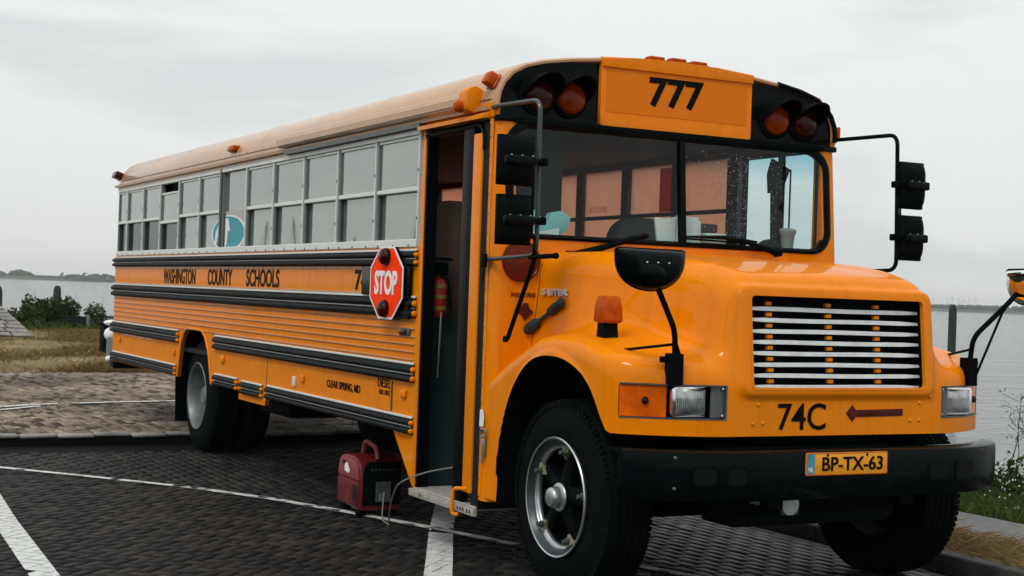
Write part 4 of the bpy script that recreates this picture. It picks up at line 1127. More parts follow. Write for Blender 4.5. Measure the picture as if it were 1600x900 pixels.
# ---- mirrors
def mirrors(s):
    bm = new(); 
    pth = [(-.03, s*1.22, 2.592), (.10, s*1.225, 2.592), (.545, s*1.23, 2.575), (.56, s*1.232, 1.755), (-.03, s*1.24, 1.735)]
    if s > 0: pth = [(-.03, s*1.22, 2.600), (.545, s*1.23, 2.590), (.57, s*1.232, 1.772), (.33, s*1.22, 1.765), (.25, s*1.05, 1.76)]
    tube(bm, fillet(pth, .07, 6), .0125, 10); ar = P('mirror_arm', bm, BLKM if s > 0 else pm('arm_metal', (.035, .05, .052), .3, spec=.5, metal=.3))
    if s < 0:
        bm = new(); tube(bm, [(.555, s*1.235, 1.86), (.545, s*1.237, 1.72), (.28, s*1.24, 1.303)], .013, 8); lathe(bm, [(.018, 0), (.018, .02), (0, .024)], (.28, s*1.24, 1.303), (0, -1, 0), 12); obj('brace', bm, BLKM, ar)
        bm = new(); tube(bm, [(.50, s*1.24, 1.745), (.74, s*1.22, 1.752)], .013, 8); sphere(bm, (.75, s*1.22, 1.752), .018, .018, .018, 2); obj('arm_stub', bm, BLKM, ar)
        bm = new(); box(bm, -.03, .02, s*1.255-.01, s*1.255+.01, 1.69, 1.77, .006, 2); tube(bm, fillet([(.0, s*1.255, 1.70), (.02, s*1.27, 1.62), (.0, s*1.26, 1.65)], .02, 4), .005, 6); obj('clamp', bm, BLKM, ar)
    else:
        bm = new(); sphere(bm, (.33, s*1.21, 1.762), .04, .04, .018, 2); tube(bm, [(.50, s*1.22, 1.77), (.40, s*1.18, 1.70)], .010, 6); obj('clamp', bm, BLKM, ar)
    tops = ((2.245, .125, .105), (1.935, .125, .100)) if s < 0 else ((2.288, .135, .095), (1.970, .130, .095))
    for (zc, hh, hw) in tops:
        cy = s*(1.372 if s < 0 else 1.335)
        bm = new()
        # back shell, bulging forward; glass side faces back
        n = 8; g = []
        for i in range(n+1):
            row = []
            for j in range(n+1):
                u_ = -1+2*i/n; v_ = -1+2*j/n
                e = (1-abs(u_)**5)*(1-abs(v_)**5)
                cr = .93 if (abs(u_) > .99 and abs(v_) > .99) else 1
                row.append(bm.verts.new((.56+.006+.055*e, cy+u_*hw*cr, zc+v_*hh*1.05*cr)))
            g.append(row)
        for i in range(n):
            for j in range(n): bm.faces.new((g[i][j], g[i+1][j], g[i+1][j+1], g[i][j+1]))
        box(bm, .535, .568, cy-hw, cy+hw, zc-hh*1.05, zc+hh*1.05, .004, 1)
        hd = obj('mirror_head', bm, BLKM, ar, ang=45)
        bm = new(); box(bm, .600, .640, cy-hw*.88, cy+hw*.88, zc-.028, zc+.022, .012, 3)
        obj('mount_bar', bm, BLK, ar)
        bm = new(); a, b = sorted((cy, s*1.215)); box(bm, .565, .60, a, b, zc-.012, zc+.012, .004, 1); box(bm, .535, .60, s*1.215-.018, s*1.215+.018, zc-.02, zc+.02, .005, 1); obj('mirror_bracket', bm, BLKM, ar)
        bm = new()
        for t in (-.6, 0, .6): sphere(bm, (.632, cy+hw*t, zc+.022), .004, .005, .004, 1)
        obj('screws', bm, CHR, ar)
    bm = new(); tube(bm, [(.55, s*1.262, 2.33), (.56, s*1.262, 1.86)], .007, 6); obj('mirror_rod', bm, BLKM, ar)
mirrors(-1); mirrors(1)
def cross_mirror(s):
    yb = s*.952
    bm = new(); box(bm, 1.43, 1.505, yb-.032, yb+.032, 1.14, 1.29, .004, 1); box(bm, 1.44, 1.47, yb-.05*(1 if s < 0 else -1)-.02, yb-.05*(1 if s < 0 else -1)+.02, 1.245, 1.275, .004, 1)
    cm = P('crossover_mirror', bm, BLKM)
    topx = 1.60
    pth = [(1.475, yb+s*.002, 1.28), (1.482, yb+s*.012, 1.40), (1.575, s*1.13, 1.60), (topx, s*1.21, 1.70)]
    bm = new(); tube(bm, fillet(pth, .05, 6), .014, 10); obj('stem', bm, BLKM, cm)
    bm = new(); pa, pb2 = ((1.48, s*.925, 1.27), (1.545, s*1.065, 1.52)) if s < 0 else ((1.47, .992, 1.17), (1.545, 1.115, 1.555)); tube(bm, [pa, pb2], .007, 8); sphere(bm, pa, .012, .012, .012, 2); sphere(bm, pb2, .013, .013, .013, 2); obj('stem_brace', bm, BLKM, cm)
    bm = new(); tube(bm, [(1.478, yb, 1.335), (1.13, s*1.088, 1.283)], .007, 8); sphere(bm, (1.13, s*1.088, 1.283), .014, .012, .010, 2); obj('side_strut', bm, BLKM, cm)
    # half-moon head, flat top, domed away from the driver
    bm = new(); n = 22; cx_, cy_, ct = topx+.02, s*1.205, 1.775
    hw = .185; hh = .185
    outl = [(-hw, -.005), (-hw+.012, .0), (hw-.012, .0), (hw, -.005)]
    low = [(hw*math.cos(-math.pi*k/n)*1.0, -.022-(hh-.02)*abs(math.sin(math.pi*k/n))**.80) for k in range(n+1)]
    poly = outl+[(p[0], p[1]) for p in low]
    rings = []
    for (d, sc) in ((-.014, 1.0), (.010, 1.0), (.045, .86), (.065, .6)):
        rings.append([bm.verts.new((cx_+d, cy_+p[0]*sc, ct+(p[1]+.08)*sc-.08)) for p in poly])
    for a_, b_ in zip(rings, rings[1:]):
        for i in range(len(poly)): bm.faces.new((a_[i], a_[(i+1) % len(poly)], b_[(i+1) % len(poly)], b_[i]))
    bm.faces.new(rings[0]); bm.faces.new(rings[-1][::-1])
    obj('mirror_head', bm, BLK, cm, ang=45)
    bm = new(); tube(bm, [Vector((cx_-.004, cy_+p[0]*1.01, ct+p[1])) for p in poly+[poly[0]]], .008, 6, caps=False); obj('rim', bm, RUB2, cm)
    bm = new(); rings = []
    for (d, sc) in ((-.014, .965), (-.030, .86), (-.046, .66), (-.056, .40), (-.060, .12)):
        rings.append([bm.verts.new((cx_+d, cy_+p[0]*sc, ct+(p[1]+.08)*sc-.08)) for p in poly])
    for a_, b_ in zip(rings, rings[1:]):
        for i in range(len(poly)): bm.faces.new((a_[i], a_[(i+1) % len(poly)], b_[(i+1) % len(poly)], b_[i]))
    bm.faces.new(rings[0]); bm.faces.new(rings[-1][::-1]); obj('mirror_glass', bm, pm('mirror_silver', (.8, .8, .8), .03, metal=1), cm, ang=60)
    bm = new(); sphere(bm, (cx_+.055, cy_-s*.02-.05, ct-.105), .02, .085, .045, 2); obj('ball_joint', bm, BLK, cm)
    bm = new()
    for t in (-.06, 0, .06): sphere(bm, (cx_+.064, cy_+t, ct-.06), .004, .006, .005, 1)
    obj('screws', bm, CHR, cm)
    if s > 0:
        T = Matrix.Translation((cx_, cy_, ct)); M = T @ Matrix.Rotation(math.radians(76), 4, 'Z') @ T.inverted()
        for ch in cm.children:
            if ch.name.split('.')[0] in ('mirror_head', 'rim', 'mirror_glass', 'ball_joint', 'screws'):
                w_ = ch.matrix_local.translation+cm.location+bus.location
                ch.data.transform(Matrix.Translation(w_)); ch.data.transform(M); ch.data.transform(Matrix.Translation(-w_))
    return cm
cross_mirror(-1); cross_mirror(1)

# ---- fender lamp, hood latch, badge, reflector disc
bm = new(); prism(bm, [(.90, 1.33), (.98, 1.33), (.965, 1.42), (.91, 1.42)], 'y', -1.055, -.965, .006, 2); box(bm, .90, .985, -1.045, -.975, 1.405, 1.425, .004, 1)
fs = P('fender_lamp', bm, BLKM)
bm = new(); rings = []
for (z, a, b) in ((1.418, .052, .048), (1.43, .062, .056), (1.50, .058, .052), (1.548, .048, .044), (1.556, .040, .036)):
    rings.append([bm.verts.new((.942+p[0], -1.01+p[1], z)) for p in round_rect(-a, a, -b, b, .014, 3)])
for a_, b_ in zip(rings, rings[1:]):
    for i in range(len(a_)): bm.faces.new((a_[i], a_[(i+1) % len(a_)], b_[(i+1) % len(a_)], b_[i]))
bm.faces.new(rings[0]); bm.faces.new(rings[-1][::-1])
obj('lens', bm, ORL, fs, ang=40)
o2 = dupe(fs); 
for c_ in [o2]: c_.location.y += 2.02; c_.location.x += 0
def hull_at(u0, z0, aguess=.93):
    """y of the hood/fender flank at x=u0, z=z0 on the right side"""
    ys = np.linspace(-1.25, -.4, 400); f = field(np.full(400, u0), ys, np.full(400, z0)); i = np.argmax(f < 0); return ys[i]
a0 = Vector((.29, hull_at(.29, 1.50)-.02, 1.505)); a1 = Vector((.05, -1.0, 1.34)); a1.y = hull_at(.07, 1.36)-.03
bm = new(); tube(bm, [a0, a0+(a1-a0)*.15, a0+(a1-a0)*.3, a0+(a1-a0)*.36, a0+(a1-a0)*.6, a0+(a1-a0)*.7, a0+(a1-a0)*.92, a1], .01, 10, radii=[.022, .03, .026, .012, .012, .032, .034, .022])
sphere(bm, a0, .035, .02, .035, 2)
P('hood_latch', bm, pm('latch_rubber', (.02, .035, .042), .45))
yb_ = hull_at(.22, 1.57)
text('engine_badge', '5 LITER', .036, .205, (.225, yb_-.014, 1.566), (1, (hull_at(.33, 1.57)-hull_at(.12, 1.57))/.21, 0), (0, -.06, 1), SLAT, bus, .035, .012)
text('notice_lettering', 'IN NOOD OPENEN', .026, .17, (.0575, -1.025, 1.545), (0, 1, 0), (0, 0, 1), TEXTB, bus, .0, .002)
bm = new(); prism(bm, [(-1.02, 1.40), (-.995, 1.43), (-.965, 1.45), (-.995, 1.47), (-1.0, 1.50), (-1.03, 1.50), (-1.05, 1.465), (-1.07, 1.45), (-1.035, 1.43)], 'x', .055, .062, .002, 1); P('notice_arrow', bm, TEXTB)
bm = new(); lathe(bm, [(.118, -.01), (.118, .012), (.108, .018), (.104, .014), (.098, .016), (0, .020)], (.058, -1.055, 1.735), (1, 0, 0), 40)
P('cowl_reflector', bm, REFL)
# windscreen wipers
def wiper(piv, tip, end=None, blade=None):
    bm = new(); p, t = Vector(piv), Vector(tip); tube(bm, [p, p+(t-p)*.25+Vector((.02, 0, .0)), t], .01, 8, radii=[.022, .020, .012]); lathe(bm, [(.02, -.02), (.02, .03), (0, .034)], p, (1, 0, .1), 14)
    w_ = P('wiper', bm, BLKM)
    bm = new(); a, b = Vector(blade[0]), Vector(blade[1]); tube(bm, [a, (a+b)/2+Vector((.014, 0, .01)), b], .008, 6, radii=[.006, .016, .006]); tube(bm, [a-Vector((.006, 0, .012)), b-Vector((.006, 0, .012))], .007, 6)
    obj('blade', bm, RUB2, w_); return w_
w1 = wiper((.09, -.72, 1.785), (.105, -.30, 1.905), blade=((.10, -.34, 1.895), (.10, -.24, 1.918)))
bm = new(); tube(bm, fillet([(.09, -.69, 1.79), (.12, -.76, 1.80), (.13, -.82, 1.765), (.13, -.83, 1.755)], .03, 4), .007, 6); tube(bm, fillet([(.11, -.70, 1.80), (.12, -.66, 1.78), (.12, -.655, 1.76)], .02, 3), .006, 6); tube(bm, [(.115, -.80, 1.80), (.115, -.70, 1.80)], .005, 6); obj('washer_hose', bm, RUB2, w1)
wiper((.10, .70, 1.852), (.085, .42, 1.925), blade=((.075, .04, 1.925), (.08, .56, 1.918)))
# things on the pillar: latch and tag
bm = new(); tube(bm, fillet([(-.02, -1.232, .745), (.045, -1.232, .75), (.045, -1.232, .79), (-.02, -1.232, .785), (-.02, -1.232, .745)], .015, 4), .006, 6); box(bm, .0, .035, -1.238, -1.222, .64, .74, .006, 2); tube(bm, [(.018, -1.236, .65), (.018, -1.236, .60)], .008, 6)
P('door_lock', bm, pm('steel_lock', (.20, .27, .32), .35, metal=.6))
bm = new(); prism(bm, [(-.035, .80), (.012, .80), (.018, .86), (.0, .895), (-.030, .895)], 'y', -1.236, -1.230, .002, 1); P('paper_tag', bm, PAPER)
# rear bumper visible past the corner
bm = new(); box(bm, XR-.24, XR-.02, -1.20, 1.20, .56, .70, .03, 3); P('rear_bumper', bm, BLK)
bm = new(); box(bm, XR-.03, XR+.0, -1.19, 1.19, .64, 1.82); P('tail_panel', bm, YEL)
bm = new(); box(bm, XR-.02, XR+.02, -1.19, 1.19, 1.80, 2.62); P('tail_glass', bm, ALUD)
bm = new(); sphere(bm, (XR-.26, -1.20, .66), .07, .04, .035, 2); P('tail_knob', bm, WHT)
bm = new(); sphere(bm, (XR-.50, -1.12, .93), .10, .09, .085, 3); P('tail_cushion', bm, WHT)
bm = new(); sphere(bm, (XR-.50, -1.12, 1.06), .10, .10, .035, 3); P('tail_roll', bm, WHT)
bm = new(); prism(bm, [(XR-.42, .66), (XR-.04, .68), (XR-.04, .84), (XR-.12, .90), (XR-.34, .90), (XR-.42, .86)], 'y', -1.20, -1.16, .006, 1); P('tail_tarp', bm, pm('grey_tarp', (.13, .15, .15), .6))
bm = new(); box(bm, XR-.62, XR-.52, -1.14, -1.06, .60, 1.10, .01); P('tail_ladder', bm, BLKM)

# ================================================================== things in and by the bus
# fire extinguisher
fe = empty('fire_extinguisher', (-.90, -.80, 1.42), 'small red fire extinguisher hanging in the open doorway', 'fire extinguisher')
bm = new(); lathe(bm, [(0, 0), (.05, .0), (.058, .012), (.058, .20), (.045, .235), (.018, .25), (.018, .265), (0, .265)], (-.97, -1.085, 1.385), (0, 0, 1), 24)
obj('cylinder', bm, pm('extinguisher_red', (.30, .018, .012), .4, coat=.4), fe)
bm = new(); box(bm, -.99, -.94, -1.13, -1.03, 1.65, 1.73, .01, 1); box(bm, -.97, -.95, -1.12, -1.0, 1.74, 1.76, .004, 1); tube(bm, fillet([(-.96, -1.10, 1.66), (-.92, -1.04, 1.62), (-.92, -1.02, 1.42)], .03, 4), .009, 8); obj('valve_and_hose', bm, BLKM, fe)
for zz in (1.42, 1.49, 1.555):
    bm = new(); lathe(bm, [(.0585, 0), (.060, .002), (.060, .022), (.0585, .024)], (-.97, -1.085, zz+.012), (0, 0, 1), 24); obj('band', bm, pm('band_tone', (.22, .15, .03), .5), fe)
# things on the dashboard
bm = new(); prism(bm, [(-1.02, 1.875), (-.80, 1.875), (-.72, 1.93), (-.70, 2.00), (-.76, 2.035), (-.84, 2.02), (-.88, 1.95), (-.92, 2.03), (-1.02, 2.04)], 'x', -.06, -.01, .008, 2)
top(obj('dashboard_cushion', bm, TEAL), 'pale teal cushion lying on the dashboard behind the left windscreen pane', 'cushion')
bm = new(); prism(bm, [(-1.03, 1.87), (-.79, 1.87), (-.79, 1.935), (-.86, 1.92), (-1.03, 1.885)], 'x', .0, .012)
top(obj('folded_paper', bm, PAPER), 'white folded paper lying in front of the teal cushion', 'paper')
bm = new(); prism(bm, [(-.10, 1.885), (.02, 1.885), (.025, 2.045), (-.05, 2.03), (-.125, 2.035)], 'x', -.03, -.015); prism(bm, [(.03, 1.885), (.20, 1.885), (.20, 2.05), (.05, 2.055)], 'x', -.05, -.03); prism(bm, [(.20, 1.885), (.235, 1.885), (.235, 2.03), (.20, 2.035)], 'x', -.07, -.055)
top(obj('paper_stack', bm, PAPER), 'white papers standing upright against the centre of the windscreen', 'papers')
bm = new(); lathe(bm, [(0, 0), (.035, 0), (.045, .11), (.055, .125), (.055, .145), (.03, .155), (0, .155)], (-.10, .93, 1.87), (0, 0, 1), 20)
top(obj('dashboard_cup', bm, pm('cup_grey', (.35, .37, .36), .5)), 'pale grey cup standing on the dashboard at the driver side', 'cup')
bm = new(); box(bm, -.10, -.04, .27, .42, 1.90, 1.96, .005, 1)
top(obj('small_box', bm, PAPER), 'small white box on the dashboard beside the steering wheel', 'box')
bm = new(); box(bm, -.16, -.08, .24, .38, 1.965, 2.02, .01, 2); sphere(bm, (-.13, .22, 1.93), .03, .04, .05, 2)
top(obj('dashboard_bag', bm, pm('dark_bag', (.05, .03, .03), .6)), 'dark bag heaped behind the small white box', 'bag')
bm = new(); tube(bm, [(-.12, .84, 1.86), (-.13, .83, 2.38)], .022, 10); prism(bm, [(.80, 2.24), (.91, 2.28), (.96, 2.40), (.82, 2.46), (.79, 2.36)], 'x', -.16, -.12, .01, 1); tube(bm, [(-.12, .955, 2.40), (-.12, .955, 2.02)], .006, 6); sphere(bm, (-.12, .80, 1.90), .05, .08, .05, 2)
top(obj('camera_pole', bm, INTD), 'dark pole with a screen standing behind the windscreen at the driver side', 'pole')

# generator
def generator():
    g = empty('generator', (-2.13, -1.02, 0), 'red portable generator standing on the bricks under the bus side', 'generator')
    x0, x1, y0, y1 = -2.35, -1.94, -1.17, -.86
    # body: rounded silhouette in x-z, extruded along y
    prof = [(x0+.01, .055), (x1, .045), (x1+.01, .20), (x1, .33), (x1-.06, .392), (x1-.13, .405), (x0+.12, .405), (x0+.045, .385), (x0+.01, .30), (x0-.005, .18)]
    bm = new(); prism(bm, prof, 'y', y0, y1, .018, 3); obj('shell', bm, GENR, g, ang=40)
    bm = new(); prism(bm, [(x0+.022, .255), (x1-.015, .25), (x1-.02, .325), (x1-.075, .378), (x0+.125, .392), (x0+.06, .372), (x0+.03, .30)], 'y', y0-.010, y0+.005, .004, 2); obj('upper_cover', bm, GENP, g)
    bm = new(); prism(bm, [(x0+.02, .075), (x1-.02, .065), (x1-.012, .235), (x0+.018, .24)], 'y', y0-.008, y0+.005, .005, 2); obj('lower_cover', bm, GENR, g)
    bm = new(); prism(bm, [(x0+.15, .29), (x0+.23, .28), (x0+.245, .30), (x0+.20, .345), (x0+.15, .35)], 'y', y0-.012, y0-.009); obj('worn_sticker', bm, WHT, g)
    bm = new(); prism(bm, round_rect(x0+.115, x0+.165, .335, .362, .008, 3), 'y', y0-.013, y0-.009); box(bm, x1-.105, x1-.03, y0-.010, y0-.006, .11, .215, .003, 1); box(bm, x1-.09, x1-.03, y0-.0105, y0-.006, .075, .098, .002, 1); obj('vents', bm, INTD, g, kind='stuff')
    bm = new(); tube(bm, fillet([(x0+.09, -1.025, .385), (x0+.12, -1.025, .478), (x0+.17, -1.025, .488), (x1-.08, -1.025, .465), (x1-.04, -1.025, .385)], .035, 5), .017, 10); obj('handle', bm, GENP, g)
    bm = new(); prism(bm, [(y0+.02, .08), (y1-.01, .08), (y1-.01, .37), (y0+.05, .375), (y0+.02, .30)], 'x', x1-.01, x1+.018, .008, 2); ep = obj('control_panel', bm, BLKM, g)
    bm = new(); box(bm, x1+.018, x1+.024, -1.06, -.95, .10, .24, .003, 1); obj('outlet_frame', bm, GREY, ep)
    bm = new(); box(bm, x1+.024, x1+.028, -1.04, -.99, .11, .16, .002, 1); obj('outlet', bm, pm('outlet_grey', (.12, .13, .12), .5), ep)
    bm = new()
    for k in range(7): box(bm, x1+.018, x1+.021, -1.10+k*.03, -1.085+k*.03, .315, .325)
    obj('panel_print', bm, GREY, ep)
    for (x, y) in ((x0+.06, y0+.04), (x1-.06, y0+.04), (x0+.06, y1-.04), (x1-.06, y1-.04)):
        bm = new(); box(bm, x-.035, x+.035, y-.03, y+.03, .0, .06, .008, 1); obj('foot', bm, BLKM, g)
generator()
bm = new()
def spl(pts, n=10):
    P_ = [Vector(p) for p in pts]; P_ = [P_[0]*2-P_[1]]+P_+[P_[-1]*2-P_[-2]]; out = []
    for i in range(1, len(P_)-2):
        for k in range(n):
            t = k/n; a, b, c, d = P_[i-1:i+3]; out.append(.5*((2*b)+(c-a)*t+(2*a-5*b+4*c-d)*t*t+(3*b-a-3*c+d)*t**3))
    out.append(P_[-2]); return out
tube(bm, spl([(-1.915, -1.0, .17), (-1.86, -1.03, .08), (-1.74, -1.08, .015), (-1.60, -1.10, .008), (-1.48, -1.14, .015), (-1.30, -1.22, .12), (-1.13, -1.27, .27), (-.96, -1.29, .37), (-.72, -1.22, .46), (-.52, -1.05, .52), (-.36, -.90, .57)]), .0052, 8)
top(obj('power_cable', bm, CBL), 'pale power cable looping from the generator up into the bus doorway', 'cable')

# ================================================================== GROUND
def gm(name, cols, rough=.85, scale=1.0, detail=8, bump=.3, bdist=.02, spec=.3, per_piece=False):
    """ground material: a ramp through noise at two scales; per_piece adds a shade per mesh island"""
    m = bpy.data.materials.new(name); m.use_nodes = True; nt = m.node_tree; b = nt.nodes['Principled BSDF']; N = nt.nodes.new; L = nt.links.new
    b.inputs['Roughness'].default_value = rough; b.inputs['Specular IOR Level'].default_value = spec
    g = N('ShaderNodeNewGeometry'); n1 = N('ShaderNodeTexNoise'); n1.inputs['Scale'].default_value = scale; n1.inputs['Detail'].default_value = detail; n1.inputs['Roughness'].default_value = .7
    L(g.outputs['Position'], n1.inputs[0]); fac = n1.outputs[0]
    if per_piece:
        ad = N('ShaderNodeMath'); ad.operation = 'MULTIPLY_ADD'; ad.inputs[1].default_value = .5; L(g.outputs['Random Per Island'], ad.inputs[0])
        oi = N('ShaderNodeObjectInfo'); a2 = N('ShaderNodeMath'); a2.operation = 'MULTIPLY_ADD'; a2.inputs[1].default_value = .01
        sb = N('ShaderNodeMath'); sb.operation = 'SUBTRACT'; sb.inputs[1].default_value = .25; L(fac, sb.inputs[0]); L(sb.outputs[0], ad.inputs[2]); fac = ad.outputs[0]
    rp = N('ShaderNodeValToRGB'); L(fac, rp.inputs[0]); e = rp.color_ramp.elements
    while len(e) < len(cols): e.new(.5)
    for i, c in enumerate(cols): e[i].position = .28+.46*i/(len(cols)-1); e[i].color = (*c, 1)
    if per_piece:   # broad worn and oil-stained patches
        n3 = N('ShaderNodeTexNoise'); n3.inputs['Scale'].default_value = .55; n3.inputs['Detail'].default_value = 6; n3.inputs['Roughness'].default_value = .6; L(g.outputs['Position'], n3.inputs[0])
        m3 = N('ShaderNodeMapRange'); m3.inputs[1].default_value = .36; m3.inputs[2].default_value = .66; m3.inputs[3].default_value = .55; m3.inputs[4].default_value = 1.45; L(n3.outputs[0], m3.inputs[0])
        v3 = N('ShaderNodeVectorMath'); v3.operation = 'SCALE'; L(rp.outputs[0], v3.inputs[0]); L(m3.outputs[0], v3.inputs['Scale']); L(v3.outputs[0], b.inputs['Base Color'])
    else: L(rp.outputs[0], b.inputs['Base Color'])
    n2 = N('ShaderNodeTexNoise'); n2.inputs['Scale'].default_value = scale*18; n2.inputs['Detail'].default_value = 5; L(g.outputs['Position'], n2.inputs[0])
    bn = N('ShaderNodeBump'); bn.inputs['Strength'].default_value = bump; bn.inputs['Distance'].default_value = bdist; L(n2.outputs[0], bn.inputs['Height']); L(bn.outputs[0], b.inputs['Normal'])
    MATS[name] = m; return m
M_PAV = gm('road_brick', [(.0040, .0041, .0040), (.0075, .0072, .0068), (.0125, .0112, .0102), (.027, .023, .0195)], .66, 3.5, bump=.35, bdist=.006, spec=.16, per_piece=True)
M_PAV2 = gm('lit_road_brick', [(.016, .014, .013), (.036, .031, .028), (.058, .049, .043), (.11, .092, .080)], .55, 4.5, bump=.5, bdist=.008, spec=.3, per_piece=True)  # lighter copy of the road brick, daylight ahead of the bus painted in
M_JOINT = gm('joint_sand', [(.003, .003, .003), (.008, .007, .006)], .95, 5)
M_PLZ = gm('plaza_brick', [(.040, .032, .024), (.135, .105, .080), (.185, .148, .115), (.24, .195, .155)], .8, 3.2, spec=.15, bump=.5, bdist=.01, per_piece=True)
M_PLZJ = gm('plaza_joint', [(.09, .072, .056), (.16, .13, .10)], .95, 4)
M_GRASSG = gm('dry_grass_ground', [(.06, .05, .018), (.15, .105, .042), (.22, .155, .07), (.28, .20, .10)], .95, .9, bump=.8, bdist=.05)
M_BANK = gm('bank_soil', [(.02, .03, .01), (.04, .055, .018), (.075, .07, .03)], .95, 1.5, bump=.8, bdist=.05)
M_PATH = gm('asphalt_path', [(.10, .10, .10), (.145, .145, .145), (.18, .175, .17)], .85, 12, bump=.6, bdist=.01)
M_KERB = gm('kerb_concrete', [(.12, .12, .115), (.22, .215, .205), (.30, .29, .27)], .8, 6, bump=.4, bdist=.006, per_piece=True)
M_GUT = gm('dark_gutter', [(.0025, .0038, .004), (.006, .0075, .0075)], .8, 5, spec=.08)
M_LINE = gm('road_paint', [(.30, .31, .30), (.58, .60, .59), (.66, .68, .67)], .6, 14, bump=.4, bdist=.004)
M_STONE = gm('slope_stone', [(.13, .12, .11), (.22, .21, .20), (.30, .285, .27)], .85, 2.5, per_piece=True)

def sheet(name, poly, z, mat, label, cat, sub=None):
    bm = new(); f = bm.faces.new([bm.verts.new((x, y, z)) for x, y in poly])
    if f.normal.z < 0: f.normal_flip()
    bmesh.ops.triangulate(bm, faces=bm.faces[:])
    return top(obj(name, bm, mat, recalc=False), label, cat, kind='structure')

# --- brick layouts: list of (cx, cy, angle) with length L, width B
L_, B_ = .198, .079; LH = .164
def herring(x0, x1, y0, y1, ang, inside):
    u = .085; out = []; c, s = math.cos(ang), math.sin(ang); R = int(max(x1-x0, y1-y0)/u)+6; cx, cy = (x0+x1)/2, (y0+y1)/2
    for a in range(-R, R):
        for b in range(-R, R):
            d = (a-b) % 4
            if d == 0: px, py, t = (a+1)*u, (b+.5)*u, 0
            elif d == 3: px, py, t = (a+.5)*u, (b+1)*u, math.pi/2
            else: continue
            X, Y = cx+px*c-py*s, cy+px*s+py*c
            if x0 < X < x1 and y0 < Y < y1 and inside(X, Y): out.append((X, Y, t+ang, LH))
    return out
def running(x0, x1, y0, y1, inside, u=.0845, l=.204):
    out = []; j = 0; y = y0
    while y < y1:
        x = x0+(j % 2)*l/2
        while x < x1:
            if inside(x, y): out.append((x, y, 0, L_))
            x += l
        y += u; j += 1
    return out
# parking-bay line, curved
BAY = [(-7.2, -4.6), (-6.1, -3.75), (-5.10, -3.02), (-4.30, -2.38), (-3.62, -1.87), (-2.90, -1.47), (-2.19, -1.17), (-1.40, -.88), (-.63, -.63), (.20, -.28), (1.6, .25), (3.0, .75)]
def bay_y(x): return float(np.interp(x, [p[0] for p in BAY], [p[1] for p in BAY]))
XK = -6.68       # kerb face
lane = herring(-7.0, 3.2, -5.2, 1.2, math.radians(45), lambda x, y: y < bay_y(x)-.06 and x > XK+.62)
bay = running(-6.0, 3.2, -3.6, 1.36, lambda x, y: y > bay_y(x)+.06 and x > XK+.62)
edge = []
acc = 0     # a soldier course of bricks follows the line itself
xx = -6.0
while xx < 3.2:
    y = bay_y(xx); sl = math.atan2(bay_y(xx+.05)-bay_y(xx-.05), .1); edge.append((xx, y, sl, L_)); xx += .204*math.cos(sl)
camxy = np.array([7.3838, -4.9412])
def brick_mesh(lst, z0, B=B_, jit=.0016, hgt=.012, bev=.0045, tilt=.009):
    V = []; F = []
    for i, (x, y, t, L) in enumerate(lst):
        c, s = math.cos(t), math.sin(t); l, b = L/2, B/2; dz = random.gauss(0, jit); tx, ty = random.gauss(0, tilt), random.gauss(0, tilt)
        k = len(V)
        for (e, z) in ((0, -hgt), (bev, 0)):
            for (p, q) in ((-l+e, -b+e), (l-e, -b+e), (l-e, b-e), (-l+e, b-e)):
                V.append((x+p*c-q*s, y+p*s+q*c, z0+dz+z+(p*tx+q*ty if z == 0 else 0)))
        F += [(k+4, k+5, k+6, k+7)]+[(k+j, k+(j+1) % 4, k+4+(j+1) % 4, k+4+j) for j in range(4)]
    return V, np.array(F)
allb = [(b, 0) for b in lane]+[(b, 0) for b in bay]+[(b, 0) for b in edge]
def viewkey(b):
    x, y = b[0][0]-7.3838, b[0][1]+4.9412
    f = x*-.886+y*.463; r = x*.463+y*.886
    return abs(r/f) > .355 or f < 6.6 or (f < 6.62), f
vis = sorted([b for b in allb if not viewkey(b)[0]], key=lambda b: viewkey(b)[1])
# bricks nearest the camera that the frame shows and that no wheel or shadowed underbody hides
near = [b for b in vis if not (b[0][1] > -.75 and b[0][0] < .25)][:300]; nearset = {id(b) for b in near}
rest = [b[0] for b in allb if id(b) not in nearset]
# road as the parent of its bricks
road = sheet('road', [(XK, -60), (60, -60), (60, 1.40), (XK, 1.40)], -.016, M_JOINT, 'dark brick paved road and parking bay in front of the kerb', 'road')
pale = [b for b in rest if b[0] > -1.6 and b[1] > -.12]; rest = [b for b in rest if not (b[0] > -1.6 and b[1] > -.12)]
V, F = brick_mesh(pale, 0); obj('lit_brick_paving', fast_mesh('lit_brick_paving', V, F, M_PAV2), None, road, kind='stuff')
V, F = brick_mesh(rest, 0); o = obj('brick_paving', fast_mesh('brick_paving', V, F, M_PAV), None, road, kind='stuff')
def mesh_brick(L):
    V, F = brick_mesh([(0, 0, 0, L)], 0, jit=0, tilt=0); return fast_mesh('brick', V, F, M_PAV)
bmsh = {L: mesh_brick(L) for L in (L_, LH)}
for (b, _) in near:
    o = bpy.data.objects.new('brick', bmsh[b[3]]); COL.objects.link(o); o.parent = road
    o.location = (b[0], b[1], random.gauss(0, .0016)); o.rotation_euler = (random.gauss(0, .009), random.gauss(0, .009), b[2])
